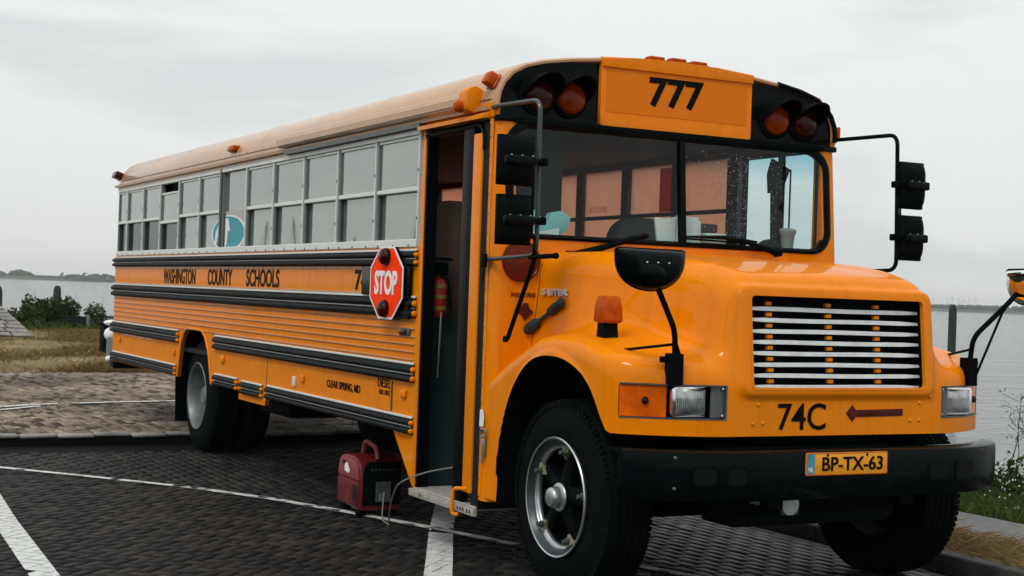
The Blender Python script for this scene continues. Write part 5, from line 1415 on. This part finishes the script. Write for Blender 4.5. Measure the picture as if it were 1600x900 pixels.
# painted lines, clipped brick by brick so the joints stay open
def clip(poly, rect):
    """clip convex poly by convex rect (both ccw lists of 2d points)"""
    out = poly
    for i in range(len(rect)):
        a, b = rect[i], rect[(i+1) % len(rect)]; ex, ey = b[0]-a[0], b[1]-a[1]; inp = out; out = []
        if not inp: break
        for j in range(len(inp)):
            p, q = inp[j], inp[(j+1) % len(inp)]; dp = ex*(p[1]-a[1])-ey*(p[0]-a[0]); dq = ex*(q[1]-a[1])-ey*(q[0]-a[0])
            if dp >= 0: out.append(p)
            if (dp >= 0) != (dq >= 0):
                t = dp/(dp-dq); out.append((p[0]+(q[0]-p[0])*t, p[1]+(q[1]-p[1])*t))
    return out
def ccw(p):
    a = sum(p[i][0]*p[(i+1) % len(p)][1]-p[(i+1) % len(p)][0]*p[i][1] for i in range(len(p)))
    return p if a > 0 else p[::-1]
def paint(name, quads, bricks, z, label, wear=.0):
    V = []; F = []
    for q in quads:
        q = ccw(q); xs_ = [p[0] for p in q]; ys_ = [p[1] for p in q]
        for (x, y, t, LL) in bricks:
            if x < min(xs_)-.15 or x > max(xs_)+.15 or y < min(ys_)-.15 or y > max(ys_)+.15: continue
            if random.random() < wear: continue
            c, s = math.cos(t), math.sin(t); l, b = LL/2+.001+random.gauss(0, .001), B_/2+.0005+random.gauss(0, .0012)
            r = clip(q, [(x+p*c-w*s, y+p*s+w*c) for p, w in ((-l, -b), (l, -b), (l, b), (-l, b))])
            if len(r) >= 3:
                k = len(V); V += [(p[0], p[1], z) for p in r]; F.append(list(range(k, k+len(r))))
    me = fast_mesh(name, V, F, M_LINE); return top(obj(name, me, None), label, 'road marking', kind='structure')
def linequads(pts, w, w2=None):
    out = []
    for i, (a, b) in enumerate(zip(pts, pts[1:])):
        d = Vector((b[0]-a[0], b[1]-a[1])).normalized(); n = Vector((-d.y, d.x))*w/2
        out.append([(a[0]+n.x, a[1]+n.y), (a[0]-n.x, a[1]-n.y), (b[0]-n.x, b[1]-n.y), (b[0]+n.x, b[1]+n.y)])
    return out
gb = [b[0] for b in allb]
bx = np.linspace(-6.0, -.66, 30)
paint('bay_line', linequads([(x, bay_y(x)) for x in bx], .095), edge+lane+bay, .0065, 'long thin white line curving along the parking bay towards the front wheel', .02)
bx = np.linspace(.12, 3.0, 14)
paint('bay_line', linequads([(x, bay_y(x)) for x in bx], .095), edge+lane+bay, .0065, 'short end of the white bay line in front of the front wheel', .02)
paint('bay_divider_line', linequads([(-2.60, -.20), (-2.0, -.50), (-1.2, -.90), (-.4, -1.28), (.6, -1.76)], .155), gb, .0085, 'white striped line running out from under the bus doorway', .03)
paint('lane_line', linequads([(-3.9, -3.30), (-2.35, -3.40), (-.52, -3.485), (1.0, -3.56)], .150), gb, .0065, 'wide white line at the lower left corner of the picture', .01)

# kerb at the back of the bay, gutter strip before it
gut = sheet('gutter', [(XK, -30), (XK+.66, -30), (XK+.66, 1.40), (XK, 1.40)], -.006, M_GUT, 'dark gutter strip along the foot of the kerb', 'gutter')  # near-black strip between the road bricks and the kerb
kerb = empty('kerb', (XK, -1.2, 0), 'low kerb of pale rounded stones behind the rear wheel', 'kerb', kind='structure')
def stone_mesh(L=.325, w=.14, h=.10):
    bm = new(); box(bm, -w/2, w/2, -L/2, L/2, h-.034, h, .015, 3); return mesh_of('kerb_stone', bm, M_KERB, 60)
sm_ = stone_mesh()
bm = new(); box(bm, XK-.13, XK-.012, -7, 4, -.02, .066); obj('kerb_riser', bm, M_GUT, kerb)
y = -5.5; i = 0
while y < 3.2:
    o = bpy.data.objects.new('kerb_stone', sm_); COL.objects.link(o); o.parent = kerb
    o.location = Vector((XK-.07+random.gauss(0, .006), y, -.002+random.gauss(0, .005)))-kerb.location; o.rotation_euler = (random.gauss(0, .01), random.gauss(0, .02), random.gauss(0, .012)); o.scale = (1, random.uniform(.96, 1.0), 1)
    y += .34; i += 1
# plaza of pale bricks behind the kerb
ZP = .085
plaza = sheet('plaza', [(-16.3, -60), (XK-.14, -60), (XK-.14, 6.0), (-16.6, 6.0)], ZP-.012, M_PLZJ, 'pale sandy brick plaza behind the kerb', 'plaza')
pb = running(-16.3, XK-.2, -4.6, 3.6, lambda x, y: True)
pb = [(x, y+.015*math.sin(x*1.3), t, L) for x, y, t, L in pb]
V, F = brick_mesh(pb, ZP, jit=.0035, tilt=.02, bev=.010); obj('plaza_bricks', fast_mesh('plaza_bricks', V, F, M_PLZ), None, plaza, kind='stuff')
paint('plaza_line', linequads([(-9.6, -3.2), (-9.85, -2.3), (-10.12, -1.92), (-10.45, -.9), (-10.62, -.1), (-10.9, 1.2)], .11), pb, ZP+.012, 'worn white line across the pale plaza bricks', .06)
paint('plaza_line', linequads([(-9.0, -2.95), (-9.45, -2.37), (-10.0, -1.78)], .09), pb, ZP+.012, 'short worn white line meeting the longer plaza line', .12)

# grass land beyond, one uneven sheet that falls to the shore
def landz(x, y):
    """land height away from the paving"""
    d = np.minimum(np.minimum(7.6-y, x+46.0+0*y), 1e3)
    z = np.clip(d/2.2, 0, 1); z = z*z*(3-2*z)
    return -1.9+(1.9+.07)*z
xg = np.concatenate([np.linspace(-60, -16.3, 70)]); yg = np.concatenate([np.linspace(-120, -12, 12), np.linspace(-10, 14, 60)])
X, Y = np.meshgrid(xg, yg, indexing='ij'); Z = landz(X, Y)+.03*np.sin(X*.9+Y*.4)*np.clip((-17.2-X)/2, 0, 1)+.02*np.sin(Y*1.7)*np.clip((-17.2-X)/2, 0, 1)
Z = np.where(X > -16.6, .07, Z)
nx, ny = X.shape; idx = np.arange(nx*ny).reshape(nx, ny)
q = np.stack([idx[:-1, :-1], idx[1:, :-1], idx[1:, 1:], idx[:-1, 1:]], -1).reshape(-1, 4)
top(obj('grass_field', fast_mesh('grass_field', np.stack([X, Y, Z], -1).reshape(-1, 3), q, M_GRASSG, True), None), 'dry yellowish grass field between the plaza and the water', 'grass field', kind='structure')

# right hand side: kerb, dry verge, path, bank down to the water
kr = empty('kerb', (0, 1.45, 0), 'dark kerb along the right side of the parking bay', 'kerb', kind='structure')
M_KD = gm('dark_kerb', [(.022, .024, .024), (.045, .046, .044), (.08, .08, .076)], .75, 5, bump=.4, bdist=.006, per_piece=True)
bm = new(); box(bm, -.497, .497, -.07, .07, -.03, .10, .018, 3); km = mesh_of('kerb_stone', bm, M_KD, 60)
for k in range(-7, 12):
    o = bpy.data.objects.new('kerb_stone', km); COL.objects.link(o); o.parent = kr; o.location = (k*1.0+.2, 0.02+random.gauss(0, .004)+.0, random.gauss(0, .003))
def strip(name, y0, y1, z0, z1, mat, label, cat, x0=-16.2, x1=60, n=60, m=6, wob=.0):
    xs_ = np.linspace(x0, x1, n); ys_ = np.linspace(0, 1, m); X, T = np.meshgrid(xs_, ys_, indexing='ij')
    Y = y0+(y1-y0)*T+wob*np.sin(X*1.9+T*2)*1.0; Z = z0+(z1-z0)*T+0*X
    idx = np.arange(n*m).reshape(n, m); q = np.stack([idx[:-1, :-1], idx[1:, :-1], idx[1:, 1:], idx[:-1, 1:]], -1).reshape(-1, 4)
    return top(obj(name, fast_mesh(name, np.stack([X, Y, Z], -1).reshape(-1, 3), q, mat, True), None), label, cat, kind='structure')
M_STRAW = gm('straw_verge', [(.10, .065, .025), (.24, .165, .08), (.36, .27, .15)], .95, 3, bump=.9, bdist=.04)
strip('verge', 1.53, 2.22, .085, .07, M_STRAW, 'strip of dry straw grass between kerb and path', 'verge')
strip('path', 2.22, 3.10, .066, .060, M_PATH, 'grey asphalt footpath along the water', 'path')
strip('bank', 3.10, 5.4, .064, -1.9, M_BANK, 'green bank falling from the path to the water', 'bank', x1=60, m=14)

# water
def water():
    m = bpy.data.materials.new('estuary_water'); m.use_nodes = True; nt = m.node_tree; b = nt.nodes['Principled BSDF']; N = nt.nodes.new; L = nt.links.new
    b.inputs['Base Color'].default_value = (.24, .265, .265, 1); b.inputs['Roughness'].default_value = .07; b.inputs['IOR'].default_value = 1.33; b.inputs['Specular IOR Level'].default_value = .5
    g = N('ShaderNodeNewGeometry'); mp = N('ShaderNodeMapping'); mp.inputs['Scale'].default_value = (.9, .35, 1); mp.inputs['Rotation'].default_value = (0, 0, .5)
    L(g.outputs['Position'], mp.inputs[0])
    n1 = N('ShaderNodeTexNoise'); n1.inputs['Scale'].default_value = 1.1; n1.inputs['Detail'].default_value = 7; n1.inputs['Roughness'].default_value = .62; L(mp.outputs[0], n1.inputs[0])
    n2 = N('ShaderNodeTexNoise'); n2.inputs['Scale'].default_value = .25; n2.inputs['Detail'].default_value = 4; L(mp.outputs[0], n2.inputs[0])
    a = N('ShaderNodeMath'); a.operation = 'MULTIPLY_ADD'; a.inputs[1].default_value = 1.6; L(n2.outputs[0], a.inputs[0]); L(n1.outputs[0], a.inputs[2])
    bn = N('ShaderNodeBump'); bn.inputs['Strength'].default_value = 1.0; bn.inputs['Distance'].default_value = 1.7; L(a.outputs[0], bn.inputs['Height']); L(bn.outputs[0], b.inputs['Normal'])
    bm = new(); f = bm.faces.new([bm.verts.new(p) for p in ((-6500, -6500, -1), (6500, -6500, -1), (6500, 6500, -1), (-6500, 6500, -1))])
    return top(obj('water', bm, m, recalc=False), 'grey choppy estuary water reaching to the far shore', 'water', kind='structure')
water()

# far shores
M_FAR = pm('far_woods', (.030, .060, .045), .95)
M_FARL = pm('far_dike', (.05, .085, .06), .95)
def shore(name, p0, p1, h, wid, label):
    p0, p1 = Vector(p0), Vector(p1); d = (p1-p0).normalized(); n = Vector((d.y, -d.x, 0))
    if n.dot(Vector((7, -5, 0))-p0) < 0: n = -n
    k = 60; V = []; 
    for i in range(k+1):
        c = p0+(p1-p0)*i/k
        hh = h*(1+.12*math.sin(i*.7)+.08*math.sin(i*2.3))
        for (o_, z) in ((0, -1.2), (-.12*wid, hh*.55), (-.25*wid, hh), (-wid, hh*1.05), (-wid-20, -1.5)):
            q_ = c+n*o_; V.append((q_.x, q_.y, z))
    F = [(i*5+j, (i+1)*5+j, (i+1)*5+j+1, i*5+j+1) for i in range(k) for j in range(4)]
    return top(obj(name, fast_mesh(name, V, F, M_FARL, True), None), label, 'far shore', kind='structure')
shore('far_shore', (-1815, -900, 0), (-1748, 395, 0), 4.2, 60, 'low dike on the far side of the water at the left')
shore('far_shore', (-1340, 1190, 0), (-500, 2100, 0), 6.0, 120, 'low hazy dike across the water at the right')
def clumps(name, specs, label):
    V = []; F = []
    ico = bmesh.new(); bmesh.ops.create_icosphere(ico, subdivisions=1, radius=1); iv = np.array([v.co[:] for v in ico.verts]); fi = np.array([[v.index for v in f.verts] for f in ico.faces]); ico.free()
    for (a, b, z0, zt, n, sz) in specs:
        a, b = np.array(a), np.array(b)
        for i in range(n):
            t = rng.random(); c = a+(b-a)*t; prof = math.sin(math.pi*min(max(t, .03), .97))**.35
            s = sz*rng.uniform(.6, 1.3); z = z0+(zt-z0-s*.7)*prof*rng.uniform(.25, 1.0)**.6
            jit = 1+.35*(rng.random(len(iv))[:, None]-.5)
            k = len(V)*1; V.append(iv*jit*np.array([s*1.3, s*1.3, s*.8])+np.array([c[0]+rng.normal(0, 4), c[1], z])); F.append(fi)
    off = 0; FF = []
    for v, f in zip(V, F): FF.append(f+off); off += len(v)
    return top(obj(name, fast_mesh(name, np.concatenate(V), np.concatenate(FF), M_FAR), None), label, 'woods', kind='stuff')
clumps('far_woods', [((-1775, 240), (-1771, 267), 2, 10.0, 60, 1.6), ((-1771, 270), (-1767, 296), 2, 10.6, 90, 1.5), ((-1765, 296), (-1761, 326), 2, 4.6, 60, 1.2), ((-1761, 327.5), (-1760.8, 330), 2, 9.6, 20, .8), ((-1759, 332), (-1750, 352), 3, 7.5, 90, 1.3), ((-1757, 351.5), (-1757, 354.5), 3, 10.4, 18, .9), ((-1755, 355), (-1750, 388), 2, 9.2, 160, 1.5)], 'hazy clumps of trees on the far shore at the left')
clumps('far_woods', [((-1340, 1215), (-1150, 1420), 3, 8.5, 420, 2.2), ((-1150, 1420), (-900, 1700), 3, 8.5, 300, 2.6)], 'long hazy line of trees on the far shore at the right')

# wind turbines on the horizon
def turbine_meshes():
    bm = new(); lathe(bm, [(1.5, 0), (.8, 42)], (0, 0, 0), (0, 0, 1), 8); a = mesh_of('tower', bm, pm('turbine_white', (.5, .53, .53), .6))
    bm = new(); box(bm, -1.4, 1.4, -1.2, 1.2, 41.5, 44); b = mesh_of('nacelle', bm, MATS['turbine_white'])
    bm = new()
    for k in range(3):
        an = math.radians(90+120*k); d = Vector((0, math.cos(an), math.sin(an))); tube(bm, [Vector((2, 0, 43)), Vector((2, 0, 43))+d*7, Vector((2, 0, 43))+d*20], 1, 5, radii=[.7, 1.0, .25])
    c = mesh_of('rotor', bm, MATS['turbine_white']); return a, b, c
tm_ = turbine_meshes()
spots = [(-2720, 2587, 'leftmost small wind turbine just right of the hood'), (-2697, 2613, 'second wind turbine from the left of the hazy row'), (-2690, 2622, 'third wind turbine from the left of the hazy row'), (-2681, 2632, 'fourth wind turbine from the left of the hazy row'), (-2672, 2641, 'fifth wind turbine from the left of the hazy row'), (-2663, 2651, 'sixth wind turbine from the left of the hazy row'), (-2652, 2661, 'rightmost and tallest looking wind turbine of the hazy row')]
for i, (x, y, lb) in enumerate(spots):
    t = empty('wind_turbine', (x, y, -2), lb, 'wind turbine', 'wind turbines on the far horizon')
    for me, nm in zip(tm_, ('tower', 'nacelle', 'rotor')):
        o = bpy.data.objects.new(nm, me); COL.objects.link(o); o.parent = t
        if nm == 'rotor': o.location = (0, 0, 43); o.rotation_euler = (rng.uniform(0, 2), 0, 0); 
    t.rotation_euler = (0, 0, math.radians(-45)); t.scale = (.8, .8, rng.uniform(.62, .74))
tm_[2].transform(Matrix.Translation((0, 0, -43)))

# mooring piles
def pile(x, y, ztop, r, label):
    bm = new(); lathe(bm, [(r*1.05, -2.2), (r, 0), (r*.98, ztop-.5), (r*.93, ztop-.18), (r*.72, ztop-.05), (r*.45, ztop), (0, ztop)], (x, y, 0), (0, 0, 1), 14)
    return top(obj('mooring_pile', bm, WOODP), label, 'pile', 'wooden mooring piles standing in the water')
pile(-51.6, 6.04, 1.27, .155, 'dark wooden pile rising behind the bush at the left')
pile(-51.95, 3.90, 1.18, .17, 'dark wooden pile cut by the left edge of the picture')
pile(-35.6, 36.95, 1.74, .16, 'tall dark wooden pile in the water beside the hood')

def boat(x, y, mh, lean, label):
    b = empty('sailboat', (x, y, -1), label, 'sailboat', 'sailboats moored beyond the field')
    bm = new(); n = 12; rg = []
    for i in range(n+1):
        t = -1+2*i/n; w = 1.3*(1-abs(t)**2.6)+.02; rg.append([bm.verts.new((x+t*4.2, y-w, -.1+.15*t*t)), bm.verts.new((x+t*4.0, y-w*.6, -1.2)), bm.verts.new((x+t*4.0, y+w*.6, -1.2)), bm.verts.new((x+t*4.2, y+w, -.1+.15*t*t))])
    for p, q in zip(rg, rg[1:]):
        for i in range(4): bm.faces.new((p[i], p[(i+1) % 4], q[(i+1) % 4], q[i]))
    bm.faces.new(rg[0]); bm.faces.new(rg[-1][::-1]); obj('hull', bm, BLKM, b)
    bm = new(); top_ = (x+lean*.3, y+lean, mh); tube(bm, [(x, y, -.2), top_], .12, 8, radii=[.16, .07]); obj('mast', bm, BLKM, b)
    bm = new(); tube(bm, [(x, y, .9), (x-3.2, y+.2, 1.0)], .09, 6); tube(bm, [top_, (x+4, y, 0)], .02, 4); tube(bm, [top_, (x-4, y, 0)], .02, 4); obj('boom_and_stays', bm, BLKM, b)
boat(-141, -61.5, 10.5, -2.2, 'sailboat with leaning mast mirrored in the side window nearest the door')
boat(-142, -56.5, 7.2, .3, 'sailboat with short mast mirrored in the second side window from the door')
boat(-143, -50.5, 8.8, 1.0, 'sailboat with mast mirrored in the fourth side window from the door')
boat(-144, -46.5, 8.4, -.6, 'sailboat with mast mirrored in the fifth side window from the door')

# stone clad slope at the left edge
sl = empty('stone_slope', (-31, .3, .08), 'stone block ramp at the left edge of the picture', 'ramp')
Pq = [Vector((-30.6, 1.64, .06)), Vector((-30.3, -4.5, .06)), Vector((-31.9, -4.5, 1.06)), Vector((-31.9, .711, 1.06))]
bm = new(); vs = [bm.verts.new(p-Vector((0, 0, .02))) for p in Pq]+[bm.verts.new((p.x-.9, p.y, -.1)) for p in Pq]
for f in ((0, 1, 2, 3), (4, 7, 6, 5), (0, 4, 5, 1), (1, 5, 6, 2), (2, 6, 7, 3), (3, 7, 4, 0)): bm.faces.new([vs[i] for i in f])
obj('slope_core', bm, M_GUT, sl)
rows = 11
A0, A1 = Pq[0], Pq[3]; D = Vector((-.02, -1, .0))
for r in range(rows):
    t0, t1 = (r+.06)/rows, (r+.94)/rows
    e0, e1 = A0.lerp(A1, t0), A0.lerp(A1, t1); off = 0
    for k in range(9):
        w = random.uniform(.34, .62); g0, g1 = off+.015, off+w-.015
        # rows run towards -y from the slanted edge
        zrow = Vector((0, -1, .02))
        a, b, c_, d_ = e0+zrow*g0, e0+zrow*g1, e1+zrow*g1, e1+zrow*g0
        nn = (b-a).cross(d_-a).normalized()
        if nn.z < 0: nn = -nn
        bm = new(); lo = [bm.verts.new(p) for p in (a, b, c_, d_)]; c0 = (a+b+c_+d_)/4; up = [bm.verts.new(c0+(p-c0)*.93+nn*random.uniform(.03, .05)) for p in (a, b, c_, d_)]
        bm.faces.new(up); 
        for i in range(4): bm.faces.new((lo[i], lo[(i+1) % 4], up[(i+1) % 4], up[i]))
        obj('stone', bm, M_STONE, sl); off += w

# ---- vegetation
def leafmat(name, c0, c1, tr=.25):
    m = bpy.data.materials.new(name); m.use_nodes = True; nt = m.node_tree; nt.nodes.clear(); N = nt.nodes.new; L = nt.links.new
    o = N('ShaderNodeOutputMaterial'); a = N('ShaderNodeBsdfDiffuse'); b = N('ShaderNodeBsdfTranslucent'); mx = N('ShaderNodeMixShader'); mx.inputs[0].default_value = tr
    g = N('ShaderNodeNewGeometry'); r = N('ShaderNodeMix'); r.data_type = 'RGBA'; r.inputs[6].default_value = (*c0, 1); r.inputs[7].default_value = (*c1, 1)
    L(g.outputs['Random Per Island'], r.inputs[0]); L(r.outputs[2], a.inputs[0]); L(r.outputs[2], b.inputs[0]); L(a.outputs[0], mx.inputs[1]); L(b.outputs[0], mx.inputs[2]); L(mx.outputs[0], o.inputs[0]); return m
LF = leafmat('shrub_leaf', (.018, .035, .016), (.06, .085, .03)); LF2 = leafmat('weed_leaf', (.03, .06, .015), (.10, .13, .035)); DRY = leafmat('dry_blade', (.16, .11, .045), (.34, .25, .12)); DRY2 = leafmat('field_blade', (.09, .066, .024), (.225, .150, .064)); PET = leafmat('white_petals', (.7, .72, .68), (.8, .8, .78), .1); STM = leafmat('stem_brown', (.04, .05, .02), (.09, .08, .04), .1)
def blades(name, X, Y, Z, h, w, mat, lean=.4):
    n = len(X); a = rng.uniform(0, 2*math.pi, n); lx, ly = rng.normal(0, lean, n)*h, rng.normal(0, lean, n)*h
    dx, dy = np.cos(a)*w/2, np.sin(a)*w/2
    p = np.stack([np.stack([X-dx, Y-dy, Z], -1), np.stack([X+dx, Y+dy, Z], -1), np.stack([X+lx+dx*.3, Y+ly+dy*.3, Z+h*.7], -1), np.stack([X+lx*1.7, Y+ly*1.7, Z+h], -1)], 1)
    V = p.reshape(-1, 3); i = np.arange(n)*4; F = np.concatenate([np.stack([i, i+1, i+2], 1), np.stack([i, i+2, i+3], 1)])
    return fast_mesh(name, V, F, mat)
def leaves(C, size, mat, name, aspect=1.6):
    n = len(C); q = rng.normal(size=(n, 3)); q /= np.linalg.norm(q, axis=1)[:, None]; t = rng.normal(size=(n, 3)); u = np.cross(q, t); u /= np.linalg.norm(u, axis=1)[:, None]
    s = size*rng.uniform(.6, 1.4, n)[:, None]; A = C+q*s*aspect; B = C-q*s*aspect*.6; L1 = C+u*s*.6; R1 = C-u*s*.6
    V = np.stack([A, L1, B, R1], 1).reshape(-1, 3); i = np.arange(n)*4; return fast_mesh(name, V, np.stack([i, i+1, i+2, i+3], 1), mat)
# field grass on the left
n = 70000; X = -16.35-rng.random(n)**1.6*28; Y = rng.uniform(-3.2, 7.0, n); Zb = landz(X, Y)
dens = np.sin(X*1.1+1.7*np.sin(Y*.8))+np.sin(Y*2.1+X*.35); keep = dens+rng.normal(0, .9, n) > -.4; X, Y, Zb = X[keep], Y[keep], Zb[keep]
hh = rng.uniform(.03, .11, len(X))*(1+.5*np.clip(dens[keep], 0, 1))
top(obj('field_grass', blades('field_grass', X, Y, Zb-.01, hh, .018, DRY2, .5), None), 'short dry grass growing over the field at the left', 'grass', kind='stuff')
n = 2600; X = rng.uniform(-39.5, -36, n); Y = rng.uniform(.8, 6.6, n); top(obj('tall_grass', blades('tall_grass', X, Y, landz(X, Y)-.02, rng.uniform(.10, .28, n), .02, LF2, .3), None), 'taller green grass round the foot of the bush at the left', 'grass', kind='stuff')
# straw verge on the right
n = 26000; X = rng.uniform(-4, 3.5, n); Y = 1.53+rng.random(n)*.72; top(obj('straw_grass', blades('straw_grass', X, Y, .08-.02*(Y-1.5), rng.uniform(.02, .075, n), .006, DRY, .9), None), 'trampled straw coloured grass on the verge beside the kerb', 'grass', kind='stuff')
# bank plants with white flowers on the right
n = 30000; X = rng.uniform(-7, 2.5, n); Y = 3.05+rng.random(n)**.8*2.0; Z = .06-(Y-3.1)*.62; Z = np.where(Y < 3.9, .05, Z*.5)
gk = top(obj('bank_weeds', blades('bank_weeds', X, Y, Z-.02, rng.uniform(.03, .13, n)*(1+.9*np.clip(Y-3.5, 0, 1)), .009, LF2, .35), None), 'green weeds along the far edge of the footpath', 'weeds', kind='stuff')
def dome(c, rx, ry, rz, n, bias=.4):
    d = rng.normal(size=(n, 3)); d /= np.linalg.norm(d, axis=1)[:, None]; d[:, 2] = np.abs(d[:, 2]); r = rng.random(n)**bias
    lump = 1+.22*np.sin(d[:, 0]*6+c[0])*np.sin(d[:, 1]*5+c[1]*2)+.15*np.sin(d[:, 2]*9)
    return np.array(c)+d*(r*lump)[:, None]*np.array([rx, ry, rz])
def shrub(name, parts, n, size, label, mat=LF, flowers=0, spikes=0, group=None):
    c = np.mean([p[0] for p in parts], 0); root = empty(name, (c[0], c[1], c[2]), label, 'shrub', group)
    C = np.concatenate([dome(*p, int(n*p[1]*p[3]/sum(q[1]*q[3] for q in parts))) for p in parts])
    obj('foliage', leaves(C, size, mat, 'foliage'), None, root)
    bm = new()
    for k in range(10+spikes):
        p = parts[k % len(parts)]; a = rng.uniform(0, 6.28); rr = rng.uniform(.2, .8); tip = Vector((p[0][0]+p[1]*rr*math.cos(a), p[0][1]+p[2]*rr*math.sin(a), p[0][2]+p[3]*(rng.uniform(.7, 1.0) if k < 10 else rng.uniform(1.05, 1.45))))
        tube(bm, [Vector(p[0])+Vector((rng.normal(0, .1), rng.normal(0, .1), 0)), (Vector(p[0])+tip)/2+Vector((.03, .02, .05)), tip], size*.12, 5, radii=[size*.28, size*.18, size*.08])
    obj('stems', bm, STM, root)
    if flowers:
        D = np.concatenate([dome(*p, int(flowers/len(parts)), bias=.12) for p in parts]); obj('flowers', leaves(D, size*.42, PET, 'flowers', 1.0), None, root)
    return root
shrub('shrub', [((-38, 3.0, .0), .85, .75, .84), ((-38.3, 3.75, .0), .7, .65, .85), ((-38.2, 2.3, .0), .6, .5, .5)], 7600, .055, 'dark leafy bush in front of the mooring pile at the left', spikes=10)
shrub('shrub', [((-37.5, 4.55, .0), .5, .45, .72), ((-37.3, 5.0, -.02), .5, .35, .40)], 2300, .045, 'pale flowering bush beside the dark bush near the fence post', LF, flowers=900, spikes=8)
shrub('flowering_shrub', [((-1.95, 4.62, -.25), .5, .45, .40), ((-2.5, 4.75, -.4), .5, .45, .40)], 5200, .026, 'leafy bush with white flowers beside the water at the right, nearest the bumper', LF, flowers=70)
shrub('flowering_shrub', [((-1.1, 4.55, -.2), .55, .5, .58), ((-.5, 4.6, -.15), .6, .5, .74), ((.2, 4.6, -.2), .6, .5, .75)], 9000, .026, 'large dark leafy bush with white flowers cut by the right edge of the picture', LF, flowers=130, spikes=14)
n = 420; C = np.stack([rng.uniform(-3.2, 1.2, n), 3.25+rng.random(n)*1.2, .10+rng.random(n)*.20], 1); C[:, 2] += .12*np.clip(C[:, 1]-3.5, 0, 1)
top(obj('daisies', leaves(C, .011, PET, 'daisies', 1.0), None), 'many small white daisies among the weeds by the footpath', 'flowers', kind='stuff')
n = 120; X = rng.uniform(-30, -17.5, n); Y = rng.uniform(-2, 3, n); C = np.stack([X, Y, landz(X, Y)+.06], 1); C = C[(np.sin(C[:, 0]*1.3)+np.sin(C[:, 1]*2.2)) > .4]
top(obj('daisies', leaves(C, .017, PET, 'daisies', 1.0), None), 'few small white daisies scattered over the dry field', 'flowers', kind='stuff')
# tall airy stems at the right edge
tw = empty('tall_weed', (-1.4, 4.3, 0), 'thin airy weed stems rising above the bush at the right edge', 'weed')
bm = new(); tips = []
for k in range(7):
    b = Vector((rng.uniform(-1.5, -.8), rng.uniform(4.2, 4.6), .1)); t = b+Vector((rng.normal(0, .12), rng.normal(0, .1), rng.uniform(.50, .78)))
    tube(bm, [b, (b+t)/2+Vector((.03, .02, 0)), t], .004, 5, radii=[.006, .004, .002])
    for j in range(5):
        f = rng.uniform(.45, 1); p = b.lerp(t, f); e = p+Vector((rng.normal(0, .08), rng.normal(0, .08), rng.uniform(.03, .10))); tube(bm, [p, e], .002, 4); tips += [tuple(e + Vector(rng.normal(0, .02, 3))) for _ in range(7)]
obj('stems', bm, STM, tw); obj('buds', leaves(np.array(tips), .010, LF2, 'buds'), None, tw, kind='stuff')

# fence post and railing at the left
fp = empty('fence', (-37, 4.6, 0), 'low fence with one grey green post and a thin rail near the water', 'fence')
bm = new(); box(bm, -37.05, -36.95, 4.17, 4.26, -.1, .50, .01, 1); obj('fence_post', bm, GREENW, fp)
bm = new(); box(bm, -36.98, -36.94, 3.55, 4.17, .0, .46); obj('fence_board', bm, INTD, fp)
bm = new(); box(bm, -36.99, -36.95, 4.26, 8.2, .44, .48); obj('fence_rail', bm, INTD, fp)
bm = new(); prism(bm, [(4.95, .42), (6.6, .42), (6.6, .12), (5.15, .18)], 'x', -37.4, -37.3); obj('jetty_boards', bm, M_KERB, fp)
# bin behind the rear of the bus
wb = empty('waste_bin', (-22, 1.5, .07), 'dark waste bin standing on the grass behind the rear bumper', 'bin')
bm = new(); box(bm, -22.2, -21.8, 1.40, 1.78, .12, .66, .03, 2); obj('bin_body', bm, BLKM, wb)
bm = new(); box(bm, -22.24, -21.76, 1.36, 1.82, .66, .74, .02, 2); obj('bin_lid', bm, BLKM, wb)
bm = new(); tube(bm, [(-22, 1.59, -.1), (-22, 1.59, .14)], .04, 8); obj('leg', bm, BLKM, wb)

# ---- haze
bm = new(); box(bm, -6400, 6400, -6400, 6400, -3.0, 62)
m = bpy.data.materials.new('haze_air'); m.use_nodes = True; nt = m.node_tree; nt.nodes.clear(); o_ = nt.nodes.new('ShaderNodeOutputMaterial'); v_ = nt.nodes.new('ShaderNodeVolumePrincipled')
v_.inputs['Color'].default_value = (1.0, 1.0, 1.0, 1); v_.inputs['Density'].default_value = .00016; nt.links.new(v_.outputs[0], o_.inputs['Volume'])
top(obj('haze', bm, m), 'thin pale haze in the air over the water', 'haze', kind='stuff')
